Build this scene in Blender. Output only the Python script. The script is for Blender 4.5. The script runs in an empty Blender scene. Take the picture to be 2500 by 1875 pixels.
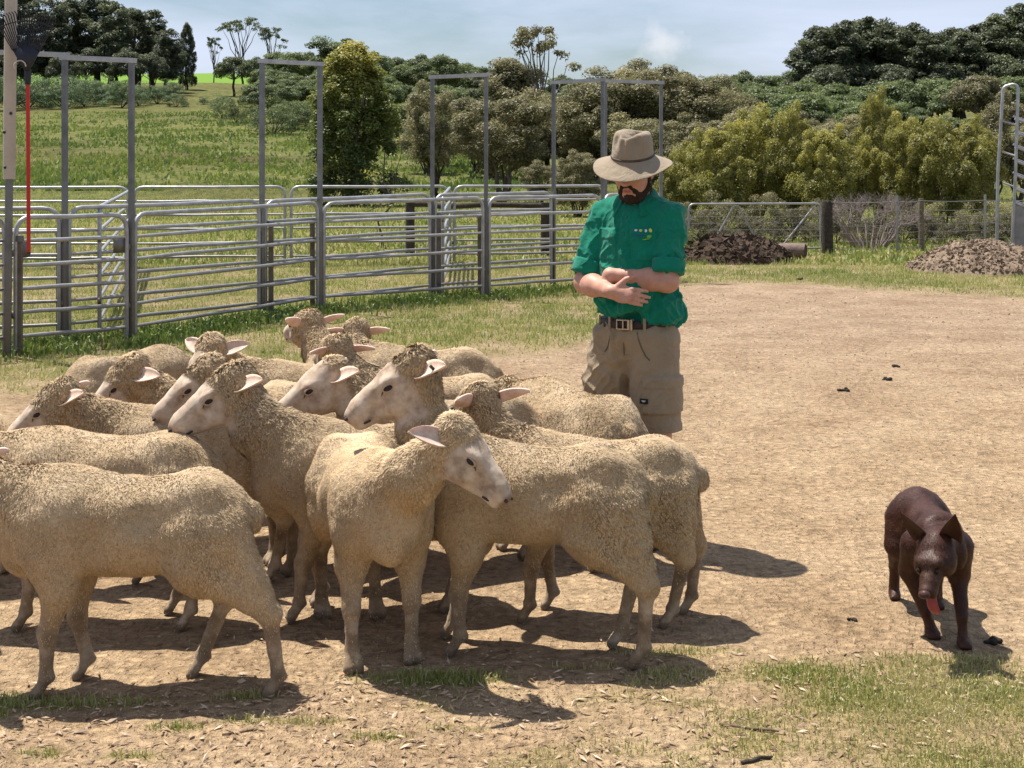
import bpy, math, random
import numpy as np
from mathutils import Vector, Matrix

# ------------------------------------------------------------------ camera, sky, sun, exposure
SC = bpy.context.scene
COL = SC.collection
CAM_H, FPX, HOR = 1.65, 3600.0, 400.0          # camera height (m), focal length (px of 2500), horizon row
cam_d = bpy.data.cameras.new('camera')
cam = bpy.data.objects.new('camera', cam_d); COL.objects.link(cam)
cam.location = (0, 0, CAM_H); cam.rotation_euler = (math.pi/2, 0, 0)
cam_d.sensor_fit = 'HORIZONTAL'; cam_d.sensor_width = 36.0
cam_d.lens = 36.0*FPX/2500.0
cam_d.shift_y = -(937.5-HOR)/2500.0
cam_d.clip_start = 0.1; cam_d.clip_end = 3000
SC.camera = cam
SUN_DIR = Vector((0.285, -0.235, -0.93)).normalized()      # direction the light travels
SUN_EL = math.asin(-SUN_DIR.z)
sun_d = bpy.data.lights.new('sun', 'SUN'); sun_d.energy = 5.0; sun_d.angle = math.radians(0.6); sun_d.color = (1.0, 0.95, 0.87)
sun = bpy.data.objects.new('sun', sun_d); COL.objects.link(sun)
sun.rotation_euler = SUN_DIR.to_track_quat('-Z', 'Y').to_euler(); sun.location = (-8, 8, 30)
W = bpy.data.worlds.new('World'); SC.world = W; W.use_nodes = True
nt = W.node_tree; nt.nodes.clear()
def N(nt, t, **kw):
    n = nt.nodes.new(t)
    for k, v in kw.items():
        if k in n.inputs: n.inputs[k].default_value = v
        else: setattr(n, k, v)
    return n
wo = N(nt, 'ShaderNodeOutputWorld'); bg = N(nt, 'ShaderNodeBackground'); bg.inputs['Strength'].default_value = 0.066
sky = N(nt, 'ShaderNodeTexSky'); sky.sky_type = 'NISHITA'; sky.sun_disc = False
sky.sun_elevation = SUN_EL; sky.sun_rotation = math.atan2(-SUN_DIR.x, -SUN_DIR.y); sky.altitude = 50; sky.air_density = 1.0; sky.dust_density = 1.0; sky.ozone_density = 3.0
tc = N(nt, 'ShaderNodeTexCoord')
mp = N(nt, 'ShaderNodeMapping'); mp.inputs['Scale'].default_value = (1.0, 1.0, 4.2); mp.inputs['Location'].default_value = (0.35, 0.1, 0.3)
nt.links.new(tc.outputs['Generated'], mp.inputs['Vector'])
n1 = N(nt, 'ShaderNodeTexNoise'); n1.inputs['Scale'].default_value = 2.6; n1.inputs['Detail'].default_value = 9; n1.inputs['Roughness'].default_value = 0.55; n1.inputs['Distortion'].default_value = 0.4
nt.links.new(mp.outputs[0], n1.inputs['Vector'])
rp = N(nt, 'ShaderNodeValToRGB'); rp.color_ramp.elements[0].position = 0.36; rp.color_ramp.elements[1].position = 0.63
rp.color_ramp.elements[0].color = (0.0, 0.0, 0.0, 1); rp.color_ramp.elements[1].color = (0.86, 0.86, 0.86, 1)
nt.links.new(n1.outputs['Fac'], rp.inputs['Fac'])
mx = N(nt, 'ShaderNodeMix'); mx.data_type = 'RGBA'
nt.links.new(rp.outputs['Color'], mx.inputs[0]); nt.links.new(sky.outputs[0], mx.inputs[6]); mx.inputs[7].default_value = (7.2, 7.9, 9.8, 1)
cd = Vector((355/3600, 1.0, 285/3600)).normalized()
vs = N(nt, 'ShaderNodeVectorMath'); vs.operation = 'DISTANCE'; nt.links.new(tc.outputs['Generated'], vs.inputs[0]); vs.inputs[1].default_value = cd
n2 = N(nt, 'ShaderNodeTexNoise'); n2.inputs['Scale'].default_value = 55; n2.inputs['Detail'].default_value = 6; nt.links.new(tc.outputs['Generated'], n2.inputs['Vector'])
ma = N(nt, 'ShaderNodeMath'); ma.operation = 'MULTIPLY_ADD'; nt.links.new(n2.outputs['Fac'], ma.inputs[0]); ma.inputs[1].default_value = -0.045; nt.links.new(vs.outputs['Value'], ma.inputs[2])
mr_ = N(nt, 'ShaderNodeMapRange'); mr_.inputs[1].default_value = -0.006; mr_.inputs[2].default_value = -0.020; mr_.inputs[4].default_value = 0.5; nt.links.new(ma.outputs[0], mr_.inputs[0])
mx2 = N(nt, 'ShaderNodeMix'); mx2.data_type = 'RGBA'; nt.links.new(mr_.outputs[0], mx2.inputs[0]); nt.links.new(mx.outputs[2], mx2.inputs[6]); mx2.inputs[7].default_value = (9.6, 9.4, 9.6, 1)
nt.links.new(mx2.outputs[2], bg.inputs['Color']); nt.links.new(bg.outputs[0], wo.inputs['Surface'])
SC.view_settings.view_transform = 'Standard'; SC.view_settings.look = 'None'; SC.view_settings.gamma = 1; SC.view_settings.use_curve_mapping = False
SC.view_settings.exposure = 0.70
SC.cycles.max_bounces = 6; SC.cycles.transparent_max_bounces = 6

def Gs(px, py, z=0.0):
    """the world point of height z that shows at photo pixel (px,py)"""
    y = (CAM_H-z)*FPX/(py-HOR); return np.array([(px-1250)/FPX*y, y, z])
def G(dx, dy, z=0.0): return Gs(dx*2500/2212, dy*2500/2212, z)
def Aty(dx, dy, y):
    px, py = dx*2500/2212, dy*2500/2212
    return np.array([(px-1250)/FPX*y, y, CAM_H-(py-HOR)/FPX*y])

# ------------------------------------------------------------------ helpers
rng = np.random.default_rng(7)
def empty(name, loc=(0, 0, 0), rz=0.0, sc=1.0):
    o = bpy.data.objects.new(name, None); COL.objects.link(o)
    o.location = loc; o.rotation_euler = (0, 0, rz); o.scale = (sc, sc, sc); o.empty_display_size = 0.1
    return o
def tag(o, label=None, cat=None, group=None, kind=None):
    if label: o['label'] = label
    if cat: o['category'] = cat
    if group: o['group'] = group
    if kind: o['kind'] = kind
    return o
def mesh_np(name, V, F, smooth=True, attrs=None):
    """fast mesh from arrays; F is (n,3) or (n,4) or a list of such arrays"""
    V = np.asarray(V, np.float32); me = bpy.data.meshes.new(name)
    Fs = F if isinstance(F, (list, tuple)) and len(F) and isinstance(F[0], np.ndarray) and F[0].ndim == 2 else [np.asarray(F)]
    loops = np.concatenate([f.ravel() for f in Fs]).astype(np.int32)
    tot = np.concatenate([np.full(len(f), f.shape[1]) for f in Fs]).astype(np.int32)
    start = np.concatenate([[0], np.cumsum(tot)[:-1]]).astype(np.int32)
    me.vertices.add(len(V)); me.vertices.foreach_set('co', V.ravel())
    me.loops.add(len(loops)); me.loops.foreach_set('vertex_index', loops)
    me.polygons.add(len(tot)); me.polygons.foreach_set('loop_start', start); me.polygons.foreach_set('loop_total', tot)
    me.polygons.foreach_set('use_smooth', np.full(len(tot), bool(smooth)))
    for k, a in (attrs or {}).items():
        a = np.asarray(a, np.float32)
        if a.ndim == 1: at = me.attributes.new(k, 'FLOAT', 'POINT'); at.data.foreach_set('value', a)
        else:
            at = me.attributes.new(k, 'FLOAT_COLOR', 'POINT')
            if a.shape[1] == 3: a = np.hstack([a, np.ones((len(a), 1), np.float32)])
            at.data.foreach_set('color', a.ravel())
    me.update(calc_edges=True); me.validate()
    return me
def obj(name, me, mat=None, parent=None, loc=None, rot=None):
    o = bpy.data.objects.new(name, me); COL.objects.link(o)
    if mat is not None and not me.materials: me.materials.append(mat)
    if parent is not None: o.parent = parent
    if loc is not None: o.location = loc
    if rot is not None: o.rotation_euler = rot
    return o
class MB:
    """collects simple shapes into one mesh"""
    def __init__(s): s.V = []; s.T = []; s.Q = []; s.n = 0
    def add(s, V, F):
        V = np.asarray(V, float); F = np.asarray(F, int)
        (s.Q if F.shape[1] == 4 else s.T).append(F+s.n); s.V.append(V); s.n += len(V); return s
    def box(s, c, d, R=None, taper=1.0):
        c = np.asarray(c, float); d = np.asarray(d, float)/2
        v = np.array([[x, y, z] for z in (-1, 1) for y in (-1, 1) for x in (-1, 1)], float)*d
        v[4:, :2] *= taper
        if R is not None: v = v@np.asarray(R).T
        return s.add(v+c, [[0, 2, 3, 1], [4, 5, 7, 6], [0, 1, 5, 4], [2, 6, 7, 3], [0, 4, 6, 2], [1, 3, 7, 5]])
    def tube(s, P, r, n=8, cap=True, flat=None):
        P = np.asarray(P, float); m = len(P); r = np.broadcast_to(np.asarray(r, float), (m,))
        T = np.gradient(P, axis=0); T /= np.linalg.norm(T, axis=1)[:, None]+1e-12
        up = np.array([0, 0, 1.0]) if abs(T[0][2]) < .9 else np.array([1.0, 0, 0])
        a = np.cross(up, T[0]); a /= np.linalg.norm(a); A = [a]
        for i in range(1, m):
            a = A[-1]-T[i]*np.dot(A[-1], T[i]); A.append(a/(np.linalg.norm(a)+1e-12))
        A = np.array(A); B = np.cross(T, A); th = np.linspace(0, 2*np.pi, n, endpoint=False)
        fl = 1.0 if flat is None else flat
        V = P[:, None]+(A[:, None]*np.cos(th)[None, :, None]*fl+B[:, None]*np.sin(th)[None, :, None])*r[:, None, None]
        F = []
        i = np.arange(m-1)[:, None]*n; j = np.arange(n)[None]; k = (j+1) % n
        F = np.stack([i+j, i+k, i+n+k, i+n+j], -1).reshape(-1, 4)
        base = s.n; s.add(V.reshape(-1, 3), F)
        if cap:
            for row, fl2 in ((0, True), (m-1, False)):
                c = P[row]; vi = np.vstack([V[row], c[None]]); f = np.array([[q, (q+1) % n, n] for q in range(n)])
                s.add(vi, f[:, ::-1] if fl2 else f)
        return s
    def sphere(s, c, r, nu=10, nv=7, R=None):
        c = np.asarray(c, float); r = np.broadcast_to(np.asarray(r, float), (3,))
        th = np.linspace(0, 2*np.pi, nu, endpoint=False); ph = np.linspace(0, np.pi, nv+1)
        V = np.array([[math.sin(p)*math.cos(t), math.sin(p)*math.sin(t), math.cos(p)] for p in ph for t in th])*r
        if R is not None: V = V@np.asarray(R).T
        F = np.array([[a*nu+b, (a+1)*nu+b, (a+1)*nu+(b+1) % nu, a*nu+(b+1) % nu] for a in range(nv) for b in range(nu)])
        return s.add(V+c, F)
    def mesh(s, name, smooth=True, attrs=None):
        Fs = []
        if s.T: Fs.append(np.vstack(s.T))
        if s.Q: Fs.append(np.vstack(s.Q))
        return mesh_np(name, np.vstack(s.V), Fs, smooth, attrs)
    def build(s, name, mat, parent=None, smooth=True): return obj(name, s.mesh(name, smooth), mat, parent)

# ---- numpy value noise
def _h(ix, iy, iz, seed):
    h = (ix.astype(np.int64)*374761393+iy.astype(np.int64)*668265263+iz.astype(np.int64)*2147483629+seed*974634777) & 0xffffffff
    h = ((h ^ (h >> 13))*1274126177) & 0xffffffff
    h = ((h ^ (h >> 16))*2246822519) & 0xffffffff
    return ((h ^ (h >> 15)) & 0xffffff)/float(0xffffff)
def vn(p, f=1.0, seed=0):
    p = np.asarray(p, float)*f; i = np.floor(p); t = p-i; t = t*t*(3-2*t); x, y, z = i[:, 0], i[:, 1], i[:, 2]
    o = 0
    for a in (0, 1):
        for b in (0, 1):
            for c in (0, 1):
                w = (t[:, 0] if a else 1-t[:, 0])*(t[:, 1] if b else 1-t[:, 1])*(t[:, 2] if c else 1-t[:, 2])
                o = o+w*_h(x+a, y+b, z+c, seed)
    return o*2-1
def fbm(p, f=1.0, oct=3, seed=0):
    o = 0; a = 1.0
    for k in range(oct): o = o+a*vn(p, f*2**k, seed+k*17); a *= .5
    return o/1.75
def fb2(x, y, f=1.0, oct=3, seed=0):
    x = np.asarray(x, float); sh = x.shape
    p = np.stack([x.ravel(), np.asarray(y, float).ravel(), np.full(x.size, .37)], 1); return fbm(p, f, oct, seed).reshape(sh)
def sstep(a, b, x):
    t = np.clip((np.asarray(x, float)-a)/(b-a), 0, 1); return t*t*(3-2*t)

# ---- signed-distance bodies, meshed with surface nets: one continuous skin
def smin(a, b, k):
    if k <= 0: return np.minimum(a, b)
    h = np.maximum(k-np.abs(a-b), 0)/k; return np.minimum(a, b)-h*h*k*.25
def frame(d, u):
    d = np.asarray(d, float); d = d/np.linalg.norm(d); u = np.asarray(u, float); u = u-d*np.dot(u, d); u /= np.linalg.norm(u)
    return d, u, np.cross(u, d)          # forward, up, left
class Body:
    def __init__(s): s.P = []
    def cone(s, a, b, ra, rb, k=.03): s.P.append(('c', np.asarray(a, float), np.asarray(b, float), ra, rb, k)); return s
    def ell(s, c, r, k=.03, R=None): s.P.append(('e', np.asarray(c, float), np.asarray(r, float), None if R is None else np.asarray(R, float), 0, k)); return s
    def cut(s, c, r, k=.01, R=None): s.P.append(('x', np.asarray(c, float), np.asarray(r, float), None if R is None else np.asarray(R, float), 0, k)); return s
    def bbox(s):
        lo, hi = np.full(3, 9.0), np.full(3, -9.0)
        for p in s.P:
            l, h = s.pb(p); lo = np.minimum(lo, l); hi = np.maximum(hi, h)
        return lo, hi
    def pb(s, p):
        if p[0] == 'c': r = max(p[3], p[4]); return np.minimum(p[1], p[2])-r, np.maximum(p[1], p[2])+r
        r = p[2].max() if p[3] is not None else p[2]; return p[1]-r, p[1]+r
    def ev(s, p, X):
        if p[0] == 'c':
            ba = p[2]-p[1]; pa = X-p[1]; t = np.clip((pa@ba)/max(ba@ba, 1e-9), 0, 1)
            return np.sqrt(((pa-t[..., None]*ba)**2).sum(-1))-(p[3]+(p[4]-p[3])*t)
        q = X-p[1]
        if p[3] is not None: q = q@p[3]
        k0 = np.sqrt(((q/p[2])**2).sum(-1)); k1 = np.sqrt(((q/p[2]**2)**2).sum(-1))
        return np.where(k1 < 1e-9, -p[2].min(), k0*(k0-1)/np.maximum(k1, 1e-9))
    def mesh(s, h, floor=None, offset=0.0):
        lo, hi = s.bbox(); lo = lo-3*h-.01; hi = hi+3*h+.01
        ax = [np.arange(lo[i], hi[i]+h, h) for i in range(3)]; shp = tuple(len(a) for a in ax); D = np.full(shp, .5, np.float32)
        for p in s.P:
            l, u = s.pb(p); m = p[5]+3*h+.02
            ix = [(max(0, int((l[i]-m-lo[i])/h)), min(shp[i], int((u[i]+m-lo[i])/h)+2)) for i in range(3)]
            X = np.stack(np.meshgrid(*[ax[i][ix[i][0]:ix[i][1]] for i in range(3)], indexing='ij'), -1)
            sl = tuple(slice(*q) for q in ix); d = s.ev(p, X)
            D[sl] = -smin(-D[sl], d, p[5]) if p[0] == 'x' else smin(D[sl], d, p[5])
        D -= offset
        if floor is not None: D = np.maximum(D, (floor-ax[2])[None, None, :].astype(np.float32))
        return nets(D, lo, h)
def nets(D, lo, h):
    c = [D[a:D.shape[0]-1+a, b:D.shape[1]-1+b, d:D.shape[2]-1+d] for a in (0, 1) for b in (0, 1) for d in (0, 1)]
    neg = sum((q < 0).astype(np.int8) for q in c); act = (neg > 0) & (neg < 8); I = np.argwhere(act)
    vals = np.stack([q[act] for q in c], 1); co = np.array([[a, b, d] for a in (0, 1) for b in (0, 1) for d in (0, 1)], float)
    S = np.zeros((len(I), 3)); n = np.zeros(len(I))
    for a in range(8):
        for b in range(a+1, 8):
            if abs(co[a]-co[b]).sum() != 1: continue
            m = (vals[:, a] < 0) != (vals[:, b] < 0); t = np.where(m, vals[:, a]/np.where(m, vals[:, a]-vals[:, b], 1), 0)
            S += np.where(m[:, None], co[a]+t[:, None]*(co[b]-co[a]), 0); n += m
    V = (I+S/n[:, None])*h+lo
    vid = np.full(act.shape, -1, np.int32); vid[act] = np.arange(len(I)); F = []
    for ax in range(3):
        o1, o2 = [q for q in range(3) if q != ax]
        sl0 = [slice(None)]*3; sl1 = [slice(None)]*3; sl0[ax] = slice(0, -1); sl1[ax] = slice(1, None)
        A = D[tuple(sl0)] < 0; B = D[tuple(sl1)] < 0; X = np.argwhere(A != B)
        ok = (X[:, o1] > 0) & (X[:, o2] > 0) & (X[:, o1] < D.shape[o1]-1) & (X[:, o2] < D.shape[o2]-1); X = X[ok]
        sgn = A[tuple(X.T)]
        def cell(d1, d2):
            Y = X.copy(); Y[:, o1] += d1; Y[:, o2] += d2; return vid[tuple(Y.T)]
        q = np.stack([cell(-1, -1), cell(0, -1), cell(0, 0), cell(-1, 0)], 1)
        flip = sgn if ax != 1 else ~sgn
        q[~flip] = q[~flip][:, ::-1]; F.append(q)
    return V, np.vstack(F)
def vnormals(V, F):
    a, b, c, d = (V[F[:, i]] for i in range(4)); n = np.cross(c-a, d-b); o = np.zeros_like(V)
    for i in range(4): np.add.at(o, F[:, i], n)
    return o/(np.linalg.norm(o, axis=1)[:, None]+1e-12)
def relax(V, F, it=1, w=.5):
    for _ in range(it):
        s = np.zeros_like(V); n = np.zeros(len(V))
        for i in range(4):
            np.add.at(s, F[:, i], V[F[:, (i+1) % 4]]+V[F[:, (i-1) % 4]]); np.add.at(n, F[:, i], 2)
        V = V*(1-w)+w*s/n[:, None]
    return V

# ---- materials
def mat_new(name):
    m = bpy.data.materials.new(name); m.use_nodes = True; t = m.node_tree; t.nodes.clear()
    o = t.nodes.new('ShaderNodeOutputMaterial'); b = t.nodes.new('ShaderNodeBsdfPrincipled'); t.links.new(b.outputs[0], o.inputs[0])
    return m, t, b, o
def lk(t, a, b): t.links.new(a, b)
def noise(t, scale, detail=4, rough=.55, vec=None, dist=0.0):
    n = t.nodes.new('ShaderNodeTexNoise'); n.inputs['Scale'].default_value = scale; n.inputs['Detail'].default_value = detail; n.inputs['Roughness'].default_value = rough; n.inputs['Distortion'].default_value = dist
    if vec is not None: t.links.new(vec, n.inputs['Vector'])
    return n
def ramp(t, fac, stops):
    r = t.nodes.new('ShaderNodeValToRGB'); e = r.color_ramp.elements
    while len(e) > 1: e.remove(e[-1])
    e[0].position = stops[0][0]; e[0].color = (*stops[0][1], 1)
    for p, c in stops[1:]:
        q = e.new(p); q.color = (*c, 1)
    t.links.new(fac, r.inputs['Fac']); return r
def mix(t, fac, a, b, blend='MIX'):
    n = t.nodes.new('ShaderNodeMix'); n.data_type = 'RGBA'; n.blend_type = blend
    for v, i in ((fac, 0), (a, 6), (b, 7)):
        if hasattr(v, 'is_linked'): t.links.new(v, n.inputs[i])
        elif i == 0: n.inputs[0].default_value = v
        else: n.inputs[i].default_value = (*v, 1)
    return n.outputs[2]
def attr(t, name, out='Fac'):
    n = t.nodes.new('ShaderNodeAttribute'); n.attribute_name = name; return n.outputs[out]
def coord(t, which='Object'):
    return t.nodes.new('ShaderNodeTexCoord').outputs[which]
def bump(t, b, h, strength=.5, dist=.01, prev=None):
    n = t.nodes.new('ShaderNodeBump'); n.inputs['Strength'].default_value = strength; n.inputs['Distance'].default_value = dist
    t.links.new(h, n.inputs['Height'])
    if prev is not None: t.links.new(prev, n.inputs['Normal'])
    if b is not None: t.links.new(n.outputs[0], b.inputs['Normal'])
    return n.outputs[0]
def simple(name, c1, c2=None, scale=20, rough=.7, bs=.3, bd=.004, bscale=None, metal=0.0, spec=.3, which='Object'):
    m, t, b, o = mat_new(name); v = coord(t, which)
    n = noise(t, scale, 5, .6, v)
    lk(t, ramp(t, n.outputs['Fac'], [(.3, c1), (.7, c2 or tuple(x*.75 for x in c1))]).outputs[0], b.inputs['Base Color'])
    b.inputs['Roughness'].default_value = rough; b.inputs['Metallic'].default_value = metal; b.inputs['Specular IOR Level'].default_value = spec
    if bs: bump(t, b, noise(t, bscale or scale*3, 4, .6, v).outputs['Fac'], bs, bd)
    return m
# ------------------------------------------------------------------ terrain
UA = np.array([-.8, -.36, -.28, -.2, -.12, -.05, 0, .1, .2, .3, .36, .8]); AA = np.array([15, 15, 15.5, 15.5, 14.5, 13, 12, 10, 9, 10, 11, 11.])
def terr(x, y):
    x = np.asarray(x, float); y = np.asarray(y, float); u = x/np.maximum(y, 20.0); A = np.interp(u, UA, AA)
    t = np.clip((y-70)/190.0, 0, 1); z = A*t**1.12+np.where(y > 260, np.minimum(y-260, 160)*.075*A/15, 0)
    far = sstep(40, 110, y); z = z+far*(fb2(x, y, .02, 3, 5)*1.1)*t
    return z
def dirt_edge(x):
    """distance at which the bare yard gives way to the grass by the rails"""
    return np.interp(x, [-5, -4, -3, -2, -1, 0, .6, 1.1, 1.6, 2.2, 3, 4, 5, 6.5, 9], [10.9, 10.8, 10.9, 11.6, 12.6, 13.2, 13.6, 14.6, 16.8, 20.0, 20.6, 20.2, 18.6, 17.6, 17.0])
def grass_mask(x, y):
    x = np.asarray(x, float); y = np.asarray(y, float)
    n1 = fb2(x, y, 1.1, 3, 11); n2 = fb2(x, y, 4.2, 2, 23)
    yard = sstep(-.8, .9, y-dirt_edge(x)-n1*1.1)*np.maximum(np.clip(.66+.75*n2+.35*n1, 0.08, 1), sstep(22, 34, y)*.97)
    band = np.exp(-((y-17.6-.1*x)/1.4)**2)*sstep(1.0, 1.8, x)*sstep(7.5, 5, x)      # trodden strip beyond the man
    yard = yard*(1-band*.9)
    yb = np.interp(x, [-2.2, -1.6, -.9, -.5, -.2, .3, .8, 1.2, 1.8, 2.6], [4.52, 4.55, 4.48, 4.62, 4.66, 4.74, 4.9, 4.98, 4.98, 5.0])
    den = np.interp(x, [-2.2, -.9, -.4, .2, .6, 1.2, 2], [.07, .09, .18, .36, .56, .70, .80])
    near = sstep(-.10, .14, yb-y+n2*.09+n1*.10)*np.clip(den+n1*.75+n2*.55-.06, 0, 1)
    # worn patches in the foreground
    for cx, cy, rx, ry, s in ((.34, 4.42, .22, .11, .8), (.62, 4.62, .30, .08, .75), (.05, 4.66, .2, .05, .6), (.35, 4.25, .18, .05, .6)):
        near = near*(1-s*np.exp(-((x-cx)/rx)**2-((y-cy)/ry)**2))
    for cx, cy, rx, ry, s in ((-1.5, 4.52, .45, .07, .75), (-.25, 4.72, .26, .07, .95), (-.82, 4.56, .1, .035, .8), (-.62, 4.35, .12, .03, .8), (-.98, 4.30, .09, .03, .8), (-.38, 4.22, .09, .03, .8), (-1.32, 4.12, .07, .03, .9), (-1.05, 4.09, .09, .02, .8), (-1.55, 4.42, .06, .04, .8), (-.78, 4.36, .10, .03, .7), (-.15, 4.3, .12, .03, .6), (.24, 4.83, .14, .04, .7), (.55, 4.98, .24, .05, .6)):
        near = np.maximum(near, s*np.exp(-(((x-cx)/rx)**2+((y-cy)/ry)**2)**1.5)*np.clip(.75+n2*.7, 0, 1))
    return np.clip(np.maximum(yard, near), 0, 1)
def micro(x, y):
    w = sstep(40, 15, y)
    return w*(fb2(x, y, 1.3, 3, 3)*.012+(fb2(x, y, 9.0, 3, 31)*.0075-.014*np.clip(np.abs(fb2(x, y, 4.5, 2, 77))-.35, 0, 1))*sstep(15, 8, y))
def gz(x, y): return terr(x, y)+micro(x, y)

def ground_mesh():
    ys = [-30, -15, -6, 0, 2, 3]
    y = 3.5
    while y < 520: ys.append(y); y *= 1.0105 if y < 9 else (1.016 if y < 30 else 1.03)
    ys = np.array(ys)
    s = np.linspace(-1, 1, 361); us = np.sign(s)*(.62*np.abs(s)+.9*np.abs(s)**4)
    half = 2.4+.72*np.maximum(ys, 0)+np.where(ys < 0, 12, 0)
    X = us[None]*half[:, None]; Y = np.repeat(ys[:, None], len(us), 1)
    Z = gz(X, Y); g = grass_mask(X, Y)
    n, m = X.shape; i = np.arange(n-1)[:, None]*m; j = np.arange(m-1)[None]
    F = np.stack([i+j, i+j+1, i+m+j+1, i+m+j], -1).reshape(-1, 4)
    return mesh_np('ground', np.stack([X, Y, Z], -1).reshape(-1, 3), F, True, {'grass': g.ravel()})
def mat_ground():
    m, t, b, o = mat_new('ground'); v = coord(t, 'Object'); g = attr(t, 'grass')
    sp = t.nodes.new('ShaderNodeSeparateXYZ'); lk(t, v, sp.inputs[0])
    # dirt
    d1 = noise(t, 1.4, 6, .6, v); d2 = noise(t, 26, 5, .65, v, .4); d3 = noise(t, 90, 3, .6, v)
    dc = ramp(t, d1.outputs['Fac'], [(.3, (.315, .215, .125)), (.5, (.395, .28, .17)), (.72, (.45, .33, .205))]).outputs[0]
    dm = ramp(t, d2.outputs['Fac'], [(.28, (.45, .42, .38)), (.42, (.88, .87, .86)), (.55, (1.08, 1.08, 1.08)), (.70, (1.42, 1.40, 1.34))]).outputs[0]
    dirt = mix(t, 1.0, dc, dm, 'MULTIPLY')
    far = t.nodes.new('ShaderNodeMapRange'); far.inputs[1].default_value = 7.5; far.inputs[2].default_value = 15; lk(t, sp.outputs[1], far.inputs[0])
    d5 = noise(t, 9, 6, .7, v, .5); dm = mix(t, 1.0, dm, ramp(t, d5.outputs['Fac'], [(.30, (.62, .60, .57)), (.45, (.95, .95, .95)), (.65, (1.15, 1.14, 1.12))]).outputs[0], 'MULTIPLY')
    dirt = mix(t, 1.0, dc, dm, 'MULTIPLY'); dirt = mix(t, far.outputs[0], dirt, mix(t, 1.0, ramp(t, d1.outputs['Fac'], [(.35, (.29, .20, .13)), (.65, (.40, .295, .20))]).outputs[0], dm, 'MULTIPLY'))
    # grass: thatch between the blades near, paddock far
    g1 = noise(t, .35, 5, .6, v); g2 = noise(t, 5.0, 6, .7, v, .6)
    gc = ramp(t, g1.outputs['Fac'], [(.32, (.11, .125, .028)), (.5, (.185, .18, .05)), (.68, (.28, .235, .10))]).outputs[0]
    gm = ramp(t, g2.outputs['Fac'], [(.3, (.5, .55, .4)), (.5, (1, 1, 1)), (.7, (1.45, 1.32, 1.2))]).outputs[0]
    grass = mix(t, 1.0, gc, gm, 'MULTIPLY')
    # hill paddock: long dry and green grass, brown patches, a bright sown field on top
    h1 = noise(t, .045, 5, .55, v); hs = t.nodes.new('ShaderNodeMapping'); hs.inputs['Scale'].default_value = (1.2, .35, 1); lk(t, v, hs.inputs[0])
    h2 = noise(t, 1.3, 6, .75, hs.outputs[0], .5)
    hc = ramp(t, h1.outputs['Fac'], [(.28, (.078, .058, .024)), (.40, (.086, .086, .027)), (.52, (.105, .115, .032)), (.68, (.13, .13, .042))]).outputs[0]
    hm = ramp(t, h2.outputs['Fac'], [(.32, (.45, .5, .42)), (.5, (1, 1, 1)), (.66, (1.55, 1.45, 1.3))]).outputs[0]
    hill = mix(t, 1.0, hc, hm, 'MULTIPLY')
    top = t.nodes.new('ShaderNodeMapRange'); top.inputs[1].default_value = 262; top.inputs[2].default_value = 270; lk(t, sp.outputs[1], top.inputs[0])
    rt = t.nodes.new('ShaderNodeMapRange'); rt.inputs[1].default_value = -25; rt.inputs[2].default_value = -32; lk(t, sp.outputs[0], rt.inputs[0]); tm = t.nodes.new('ShaderNodeMath'); tm.operation = 'MULTIPLY'; lk(t, rt.outputs[0], tm.inputs[0]); lk(t, top.outputs[0], tm.inputs[1])
    hill = mix(t, tm.outputs[0], hill, (.13, .24, .03))
    hf = t.nodes.new('ShaderNodeMapRange'); hf.inputs[1].default_value = 40; hf.inputs[2].default_value = 75; lk(t, sp.outputs[1], hf.inputs[0])
    grass = mix(t, hf.outputs[0], grass, hill)
    lk(t, mix(t, g, dirt, grass), b.inputs['Base Color'])
    b.inputs['Roughness'].default_value = .95; b.inputs['Specular IOR Level'].default_value = .1
    vo = t.nodes.new('ShaderNodeTexVoronoi'); vo.inputs['Scale'].default_value = 34; lk(t, v, vo.inputs['Vector'])
    p = bump(t, None, d2.outputs['Fac'], 1.0, .05)
    p = bump(t, None, d3.outputs['Fac'], .6, .008, p)
    p = bump(t, b, h2.outputs['Fac'], .35, .3, p)
    return m
MG = mat_ground()
ground = obj('ground', ground_mesh(), MG); tag(ground, kind='structure')

# ------------------------------------------------------------------ foliage
def mat_leaf(name, cols, var=.25, trans=.28):
    m = bpy.data.materials.new(name); m.use_nodes = True; t = m.node_tree; t.nodes.clear()
    o = t.nodes.new('ShaderNodeOutputMaterial'); d = t.nodes.new('ShaderNodeBsdfDiffuse'); tr = t.nodes.new('ShaderNodeBsdfTranslucent'); mx = t.nodes.new('ShaderNodeMixShader'); gl = t.nodes.new('ShaderNodeBsdfGlossy')
    c = ramp(t, attr(t, 'tint'), [(i/(len(cols)-1), c) for i, c in enumerate(cols)]).outputs[0]
    oi = t.nodes.new('ShaderNodeObjectInfo'); hv = t.nodes.new('ShaderNodeHueSaturation')
    a = t.nodes.new('ShaderNodeMapRange'); a.inputs[3].default_value = 1-var; a.inputs[4].default_value = 1+var; lk(t, oi.outputs['Random'], a.inputs[0]); lk(t, a.outputs[0], hv.inputs['Value']); lk(t, c, hv.inputs['Color'])
    lk(t, hv.outputs[0], d.inputs[0]); lk(t, hv.outputs[0], tr.inputs[0]); mx.inputs[0].default_value = trans; lk(t, d.outputs[0], mx.inputs[1]); lk(t, tr.outputs[0], mx.inputs[2])
    m2 = t.nodes.new('ShaderNodeMixShader'); m2.inputs[0].default_value = .05; gl.inputs['Roughness'].default_value = .55; lk(t, mx.outputs[0], m2.inputs[1]); lk(t, gl.outputs[0], m2.inputs[2]); lk(t, m2.outputs[0], o.inputs[0])
    return m
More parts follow.
